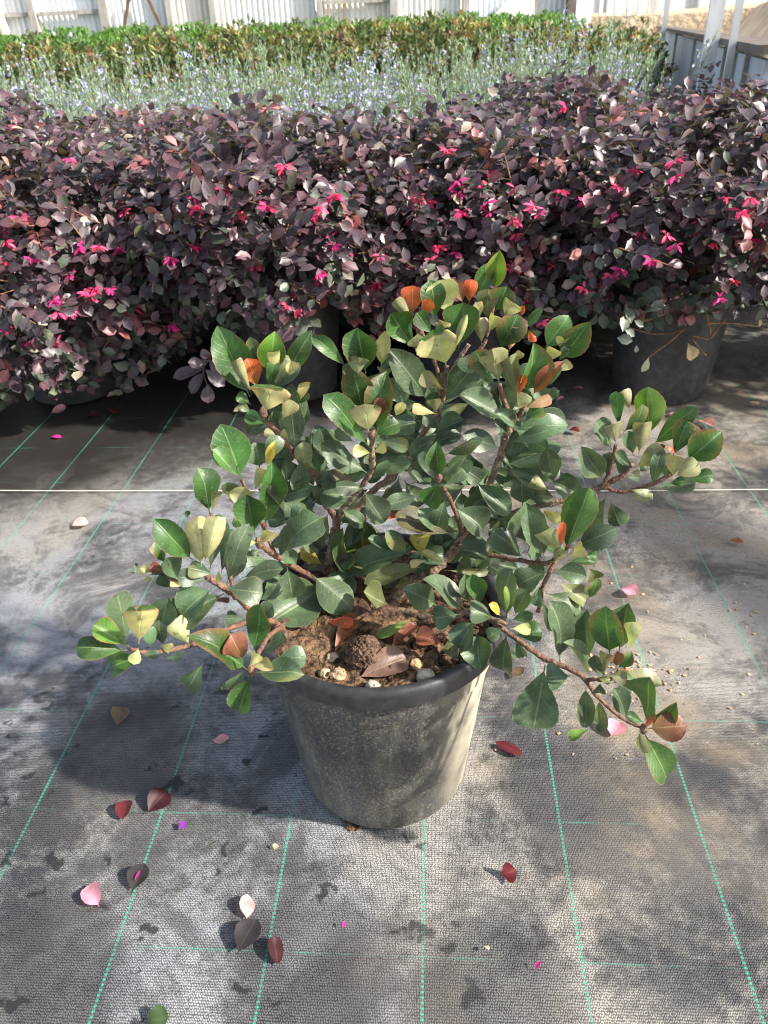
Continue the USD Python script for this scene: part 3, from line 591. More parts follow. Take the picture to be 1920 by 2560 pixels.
# ------------------------------------------------------------------ beds further back: built once per variant, then instanced
def instance(name, src, loc, rz, sc, label, cat, group):
    x = UsdGeom.Xform.Define(stage, path_for(name)); x.AddTranslateOp().Set(Gf.Vec3d(*map(float, loc))); x.AddRotateZOp().Set(float(rz)); x.AddScaleOp().Set(Gf.Vec3f(*map(float, sc)))
    x.GetPrim().GetReferences().AddInternalReference(src); x.GetPrim().SetInstanceable(True)
    return tag(x.GetPrim(), label, cat, group)
def proto(name):
    stage.CreateClassPrim('/World_classes') if not stage.GetPrimAtPath('/World_classes') else None
    p = f'/World_classes/{name}'; UsdGeom.Xform.Define(stage, p); return p
def rosemary(p, seed):
    rng = np.random.default_rng(seed); k = 120
    v, f = revolve([(0, .01), (.10, .01), (.13, .26), (.138, .26), (.138, .28), (.125, .28), (.12, .24), (0, .24)], 24); put(p + '/pot', v, f, BLACK_POT, None, 40)
    B, A, Nn, L, W, C, st = [], [], [], [], [], [], []
    fl = []
    for q in range(k):
        a, r = rng.uniform(0, 6.28), math.sqrt(rng.random()) * .25
        b = V(math.cos(a) * r * .6, math.sin(a) * r * .6, .26 + rng.uniform(0, .06)); ln = rng.uniform(.22, .40) * (1.45 if rng.random() < .2 else 1); dr = unit(V(math.cos(a) * r * 1.8, math.sin(a) * r * 1.8, 1) + rng.normal(size=3) * .08)
        e = b + dr * ln; st.append(tube(np.array([b, (b + e) / 2 + rng.normal(size=3) * .01, e]), [.002, .0015, .0008], 3, False))
        m_ = int(ln / .0075); t = rng.random(m_) ** .8
        ang = rng.uniform(0, 6.28, m_); s = np.stack([np.cos(ang), np.sin(ang), np.zeros(m_)], -1)
        B.append(b + dr * (t * ln)[:, None]); A.append(unit(s * .6 + dr * (.7 + t[:, None] * .6))); Nn.append(np.tile(dr, (m_, 1)) - s * .3)
        L.append(rng.uniform(.018, .030, m_)); W.append(np.full(m_, .0055)); C.append(np.array([(.17, .24, .16), (.22, .29, .20), (.12, .18, .12)])[rng.integers(0, 3, m_)] * (.75 + .5 * t[:, None]))
        if rng.random() < (.12, .45, .85)[seed % 3]:
            for _ in range(rng.integers(4, 12)): fl.append(b + dr * ln * rng.uniform(.45, .97) + rng.normal(size=3) * .008)
    B, A, Nn, L, W, C = map(np.concatenate, (B, A, Nn, L, W, C))
    put_cloud(p + '/needles', leaf_cloud(B, A, Nn, L, W, C, C * 1.5, C, n=2, fold=0, bend=0, e0=.4, e1=.6), FAR)
    put(p + '/stems', *merge(st), TWIG)
    fl = np.array(fl); k = len(fl); c = np.tile(V(.42, .41, .72), (k, 1)) * np.random.default_rng(1).uniform(.8, 1.15, (k, 1))
    fp = put_cloud(p + '/flowers', leaf_cloud(np.repeat(fl, 2, 0), np.random.default_rng(2).normal(size=(2 * k, 3)), np.random.default_rng(3).normal(size=(2 * k, 3)) + V(0, -1, 1), np.full(2 * k, .018), np.full(2 * k, .013), np.repeat(c, 2, 0), np.repeat(c, 2, 0), np.repeat(c, 2, 0), n=2), FAR); tag(fp, kind='stuff')
def leafy(p, seed, k, ll, cols, rx, rz, zc, upright, wr=.45, red=None, redp=0.0):
    rng = np.random.default_rng(seed)
    v, f = revolve([(0, .01), (.12, .01), (.15, .30), (.158, .30), (.158, .32), (.145, .32), (.14, .28), (0, .28)], 24); put(p + '/pot', v, f, BLACK_POT, None, 40)
    stt = [tube(np.array([V(math.cos(a) * .03, math.sin(a) * .03, .27), V(math.cos(a) * rx * .35, math.sin(a) * rx * .35, zc * .8), V(math.cos(a) * rx * .7, math.sin(a) * rx * .7, zc + rz * .4)]), [.008, .006, .003], 4, False) for a in np.arange(8) * .785]
    put(p + '/branches', *merge(stt), TWIG)
    d = unit(rng.normal(size=(k, 3))); lump = 1 + .22 * meshkit.noise(d * 2.6 + seed) + .12 * meshkit.noise(d * 6 + seed)
    # shoots: leaves gathered in whorls
    sh = k // 9; dd = unit(rng.normal(size=(sh, 3)) + V(0, 0, .25)); ctr = V(0, 0, zc) + dd * V(rx, rx, rz) * (1 + .2 * meshkit.noise(dd * 3 + seed))[:, None] * rng.uniform(.75, 1.03, (sh, 1)); ctr[:, 2] = np.maximum(ctr[:, 2], .25)
    tid = np.repeat(np.arange(sh), 9); n = len(tid); ang = rng.uniform(0, 6.28, n); hor = np.stack([np.cos(ang), np.sin(ang), np.zeros(n)], -1)
    B = ctr[tid] + rng.normal(size=(n, 3)) * ll * .35; axis = unit(unit(dd[tid]) * .7 + V(0, 0, upright)); A = unit(hor * .75 + axis * .8 + rng.normal(size=(n, 3)) * .2); Nn = unit(axis - hor * .5 + rng.normal(size=(n, 3)) * .2)
    c = np.array(cols)[rng.integers(0, len(cols), n)] * rng.uniform(.7, 1.3, (n, 1))
    if red is not None:
        hot = (rng.random(sh) < redp)[tid] & (rng.random(n) < .7); c[hot] = np.array(red)[rng.integers(0, len(red), hot.sum())]
    L = rng.uniform(.75, 1.2, n) * ll
    put_cloud(p + '/foliage', leaf_cloud(B, A, Nn, L, L * wr, c, c * V(2.2, 2.0, 1.9), c, n=2), FAR)
ROS = [proto(f'rosemary_{q}') for q in 'abc']; [rosemary(p, 90 + q) for q, p in enumerate(ROS)]
BRO = [proto(f'bronze_shrub_{q}') for q in 'abc']
for q, p in enumerate(BRO): leafy(p, 70 + q, 1500, .055, [(.045, .072, .026), (.07, .10, .03), (.13, .145, .05), (.038, .055, .022), (.05, .08, .03)], .36, .34, .62, .9, red=[(.15, .085, .05), (.20, .13, .065), (.26, .27, .10)], redp=.34)
GRE = [proto(f'green_shrub_{q}') for q in 'ab']
for q, p in enumerate(GRE): leafy(p, 80 + q, 1700, .050, [(.07, .15, .03), (.10, .20, .035), (.045, .10, .025)], .40, .30, .66, .3, wr=.4)
rg = np.random.default_rng(5)
def right_of_wall(x, y): return (V(x, y) - LW0) @ LN > -.38
def in_view(x, y, z):
    q = proj([x, y, z]); return -160 < q[0] < 2080
for r, y in enumerate((4.15, 4.62, 5.15, 5.72, 6.30)):
    for x in np.arange(-4.2, 3.2, .46):
        xx_, yy_ = x + rg.uniform(-.08, .08) + (r % 2) * .22, y + rg.uniform(-.08, .08)
        if right_of_wall(xx_, yy_) or not in_view(xx_, yy_, .7): continue
        s = rg.uniform(.98, 1.14)
        instance('rosemary_plant', ROS[rg.integers(0, 3)], (xx_, yy_, 0), rg.uniform(0, 360), (s, s, s * (.98 + .03 * r)), 'grey-green rosemary plant with pale lilac flowers in the bed behind the purple shrubs', 'rosemary', 'rosemary plants in one dense bed')
for r, y in enumerate((7.0, 7.55, 8.1, 8.7)):
    for x in np.arange(-5.2, 4.0, .54):
        xx_, yy_ = x + rg.uniform(-.1, .1) + (r % 2) * .27, y + rg.uniform(-.1, .1)
        if right_of_wall(xx_, yy_) or not in_view(xx_, yy_, .9): continue
        s = rg.uniform(.86, 1.10)
        instance('bronze_green_shrub', BRO[rg.integers(0, 3)], (xx_, yy_, 0), rg.uniform(0, 360), (s, s, s * .985), 'bronze and green leaved shrub in the hedge-like bed behind the rosemary', 'shrub', 'bronze-green shrubs in one dense bed')
for r, y in enumerate((9.5, 10.1, 10.75, 11.4, 12.1)):
    for x in np.arange(-6.8, 3.4, .62):
        xx_, yy_ = x + rg.uniform(-.1, .1) + (r % 2) * .3, y + rg.uniform(-.1, .1)
        if right_of_wall(xx_, yy_) or not in_view(xx_, yy_, .9) or xx_ > 2.3: continue
        s = rg.uniform(.96, 1.06)
        instance('green_shrub', GRE[rg.integers(0, 2)], (xx_, yy_, 0), rg.uniform(0, 360), (s, s, s * (1.07 + .010 * r)), 'bright green shrub in the farthest bed in front of the corrugated wall', 'shrub', 'bright green shrubs in the farthest bed')

# ------------------------------------------------------------------ the potted shrub in front
PC = V(*at_z(958, 1890)[:2], 0); PC = V(at_y(955, 1700, .835)[0] * 1.0, .835, 0)
PC[0] = at_z(963, 1900)[0]
PR, Pr, PH = .176, .127, .334
shrub = thing('potted_shrub', PC, 'leathery green shrub with orange young leaves in a dusty black pot, alone in front', 'potted plant')
SP = P(shrub)
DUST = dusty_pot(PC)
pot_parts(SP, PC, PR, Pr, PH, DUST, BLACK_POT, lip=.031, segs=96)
# soil
SZ = PH - .030
rr = np.linspace(0, 1, 42) ** .8 * (PR - .021); aa = np.arange(110) * 2 * np.pi / 110
sx = (rr[:, None] * np.cos(aa)); sy = (rr[:, None] * np.sin(aa)); pts = np.stack([sx, sy, sx * 0], -1).reshape(-1, 3)
sz = SZ + .010 * meshkit.noise(pts * 28 + 3) + .006 * meshkit.noise(pts * 70 + 9) + .0035 * meshkit.noise(pts * 160) + .012 * np.exp(-((pts[:, 0] + .05) ** 2 + (pts[:, 1] + .03) ** 2) / .004)
sv = pts.copy(); sv[:, 2] = np.minimum(sz, PH - .006); na = 110
i, j = np.meshgrid(np.arange(len(rr) - 1), np.arange(na), indexing='ij'); k = (j + 1) % na
q = np.stack([i * na + j, (i + 1) * na + j, (i + 1) * na + k, i * na + k], -1).reshape(-1, 4); sf = np.vstack([q[:, [0, 1, 2]], q[:, [0, 2, 3]]])
put(path_for('soil', SP), sv + PC, sf, SOIL, PC)
def lump(c, r, amp, fr, seed, flat=.8, sub=3):
    m = trimesh.creation.icosphere(sub, 1.0); d = np.array(m.vertices); v = d * (1 + amp * meshkit.noise(d * fr + seed) + amp * .5 * meshkit.noise(d * fr * 2.7 + seed))[:, None]
    return c + v * V(r, r, r * flat), np.array(m.faces)
rp = []
for (px, py, r, fl) in ((700, 1590, .022, .8), (760, 1560, .020, .7), (890, 1535, .022, .7), (800, 1545, .018, .7), (960, 1530, .02, .8), (720, 1640, .02, .7), (1080, 1570, .016, .7)):
    rp.append(lump(at_z(px, py, SZ + .006), r, .35, 3.0, px, fl))
put(path_for('root_crown', SP), *merge(rp), ROOT, PC)
m_ = trimesh.creation.icosphere(5, 1.0); d_ = np.array(m_.vertices); sc_ = meshkit.noise(d_ * V(11, 11, 7) + 4); vv = d_ * (1 + .14 * meshkit.noise(d_ * 2.5) + .34 * np.clip(np.abs(sc_), 0, .6) + .08 * meshkit.noise(d_ * 24))[:, None]
tag(put(path_for('root_burl', SP), at_z(913, 1640, SZ + .018) + vv * V(.0205, .019, .0215), m_.faces, ROOT, PC), 'scaly brown burl like a cone on the soil')

fb = np.random.default_rng(31); bits = []
for q in range(330):
    a, r = fb.uniform(0, 6.28), math.sqrt(fb.random()) * (PR - .03); c = PC + V(math.cos(a) * r, math.sin(a) * r, 0)
    c[2] = np.interp(0, [0], [SZ]) + .008 + fb.uniform(0, .008); d = unit(fb.normal(size=3) * V(1, 1, .35)); ln = fb.uniform(.004, .016)
    if q % 3: bits.append(tube(np.array([c - d * ln, c + fb.normal(size=3) * .002, c + d * ln]), fb.uniform(.0004, .0011), 4))
    else: bits.append(lump(c, fb.uniform(.0018, .0045), .5, 2.2, q, .7, 1))
tag(put(path_for('soil_crumbs', SP), *merge(bits), ROOT, PC, False), kind='stuff')
BR = {  # name: nodes (px, py, distance, radius mm)
 'T1': [(812, 1440, .93, 8), (818, 1420, .93, 7.5), (834, 1350, .925, 7), (843, 1305, .92, 7)],
 'A': [(843, 1305, .92, 6.2), (832, 1281, .915, 5.5), (806, 1250, .91, 4.8), (799, 1207, .90, 4.4), (770, 1170, .895, 4.2), (734, 1132, .885, 4.0), (700, 1090, .88, 4.0), (676, 1060, .88, 4.2), (659, 1030, .88, 3.8)],
 'C': [(843, 1305, .92, 6), (857, 1274, .915, 5.2), (897, 1224, .905, 4.5), (919, 1192, .895, 4.2), (930, 1165, .885, 4.2), (930, 1120, .875, 3.8), (929, 1082, .87, 3.4)],
 'D': [(843, 1308, .925, 6), (880, 1282, .935, 5.2), (935, 1225, .94, 5.0), (973, 1197, .945, 5.0), (1023, 1142, .95, 5.0), (1050, 1096, .95, 4.8), (1086, 1036, .95, 4.8), (1102, 1008, .95, 4.6), (1120, 960, .95, 3.6), (1142, 910, .95, 3.2), (1172, 860, .95, 2.8)],
 'Da': [(1102, 1008, .95, 3), (1098, 950, .94, 2.6), (1085, 900, .935, 2.4), (1052, 825, .93, 2.0)],
 'Db': [(1102, 1008, .95, 3), (1112, 950, .94, 2.8), (1117, 915, .935, 2.6)],
 'Dc': [(1142, 910, .95, 2.6), (1190, 880, .95, 2.2), (1215, 850, .95, 2.0), (1235, 760, .96, 1.8)],
 'T2': [(930, 1540, .85, 9), (996, 1486, .86, 8.5), (1040, 1450, .87, 8.5), (1085, 1421, .875, 9), (1123, 1389, .88, 8), (1157, 1339, .895, 7), (1195, 1285, .91, 6), (1212, 1262, .915, 5.5), (1230, 1196, .92, 5.2), (1248, 1150, .92, 5), (1264, 1095, .92, 5), (1280, 1056, .92, 4.6)],
 'E1': [(1280, 1056, .92, 3.4), (1266, 1020, .915, 3.0), (1254, 985, .91, 2.8), (1250, 960, .908, 2.5)],
 'E2': [(1280, 1056, .92, 3.6), (1300, 1035, .915, 3.4), (1312, 1010, .91, 3)],
 'F': [(1157, 1335, .89, 3.4), (1133, 1266, .87, 3.0), (1112, 1225, .85, 2.6), (1098, 1192, .84, 2.4)],
 'S': [(925, 1400, .96, 4), (917, 1350, .955, 3.6), (910, 1300, .95, 3.2), (890, 1262, .95, 2.4)],
 'H': [(1180, 1312, .905, 4.6), (1257, 1290, .90, 4.2), (1337, 1267, .89, 4.2), (1416, 1251, .885, 4.2), (1469, 1231, .88, 4.4), (1507, 1216, .875, 4.8)],
 'H1': [(1507, 1216, .875, 3.0), (1527, 1170, .87, 2.4), (1540, 1112, .868, 2.2)],
 'H2': [(1507, 1216, .875, 4), (1535, 1200, .872, 3.8), (1560, 1186, .87, 3.6), (1580, 1160, .868, 3.0)],
 'H3': [(1507, 1216, .875, 3.2), (1545, 1229, .865, 2.8), (1580, 1226, .858, 2.8), (1616, 1216, .85, 3), (1659, 1196, .845, 3.2), (1690, 1176, .842, 2.6)],
 'I': [(1140, 1362, .885, 3.6), (1226, 1388, .86, 3.2), (1300, 1401, .83, 3.2), (1345, 1408, .815, 3.4), (1372, 1406, .81, 3.2), (1396, 1392, .81, 2.6)],
 'I2': [(1390, 1400, .81, 3), (1362, 1455, .80, 3), (1352, 1490, .795, 2.8), (1345, 1530, .79, 2.6)],
 'G': [(960, 1525, .85, 7), (998, 1527, .84, 5.5), (1060, 1541, .815, 5), (1120, 1548, .79, 4), (1173, 1528, .77, 3.6), (1215, 1540, .755, 3.4), (1268, 1560, .74, 3.0)],
 'J': [(1215, 1540, .76, 3.6), (1280, 1590, .735, 3.4), (1319, 1617, .72, 3.6), (1360, 1645, .71, 3.8), (1396, 1661, .70, 3.6), (1449, 1686, .685, 3.4), (1466, 1703, .68, 3.2), (1492, 1740, .67, 2.6), (1533, 1778, .655, 2.4), (1569, 1803, .645, 2.3), (1612, 1822, .635, 2.2)],
 'J2': [(1466, 1700, .68, 2.6), (1485, 1698, .675, 2.6), (1526, 1698, .665, 2.2), (1548, 1673, .66, 1.8)],
 'B': [(815, 1460, .89, 5), (772, 1438, .875, 4.6), (714, 1405, .84, 4.2), (690, 1390, .825, 4), (668, 1375, .81, 3.8), (648, 1358, .80, 3.4)],
 'R': [(690, 1390, .825, 2.6), (650, 1300, .83, 2.4), (604, 1200, .83, 2.0)],
 'K': [(720, 1580, .80, 5), (680, 1555, .775, 4.8), (624, 1521, .745, 4.6), (590, 1490, .73, 4.2), (557, 1467, .72, 4.4), (521, 1444, .715, 4.0), (503, 1420, .712, 3.2)],
 'Q': [(590, 1490, .73, 3), (575, 1440, .75, 2.6), (548, 1350, .77, 2.2), (528, 1284, .775, 2)],
 'L': [(570, 1500, .735, 3.2), (520, 1494, .745, 3.0), (472, 1479, .75, 3), (433, 1450, .75, 2.8), (405, 1427, .75, 2.2)],
 'M': [(690, 1555, .775, 4), (620, 1556, .74, 3.6), (565, 1575, .715, 3.4), (520, 1600, .70, 3.2), (474, 1613, .685, 3.2), (409, 1628, .66, 3.0), (361, 1631, .645, 2.6), (325, 1622, .64, 2.2)],
 'N': [(700, 1570, .77, 3.4), (672, 1590, .725, 3.0), (648, 1630, .675, 2.8), (628, 1676, .645, 2.6)],
}
CROP = dict(A=(180, 1250), B=(340, 1150), C=(440, 1450), D=(500, 800), E=(560, 1050), F=(780, 800), G=(960, 620), H=(1150, 750), I=(880, 1100), J=(1180, 1050), K=(1430, 950), L=(980, 1380), M=(1280, 1450), N=(1400, 1600), O=(660, 1300))
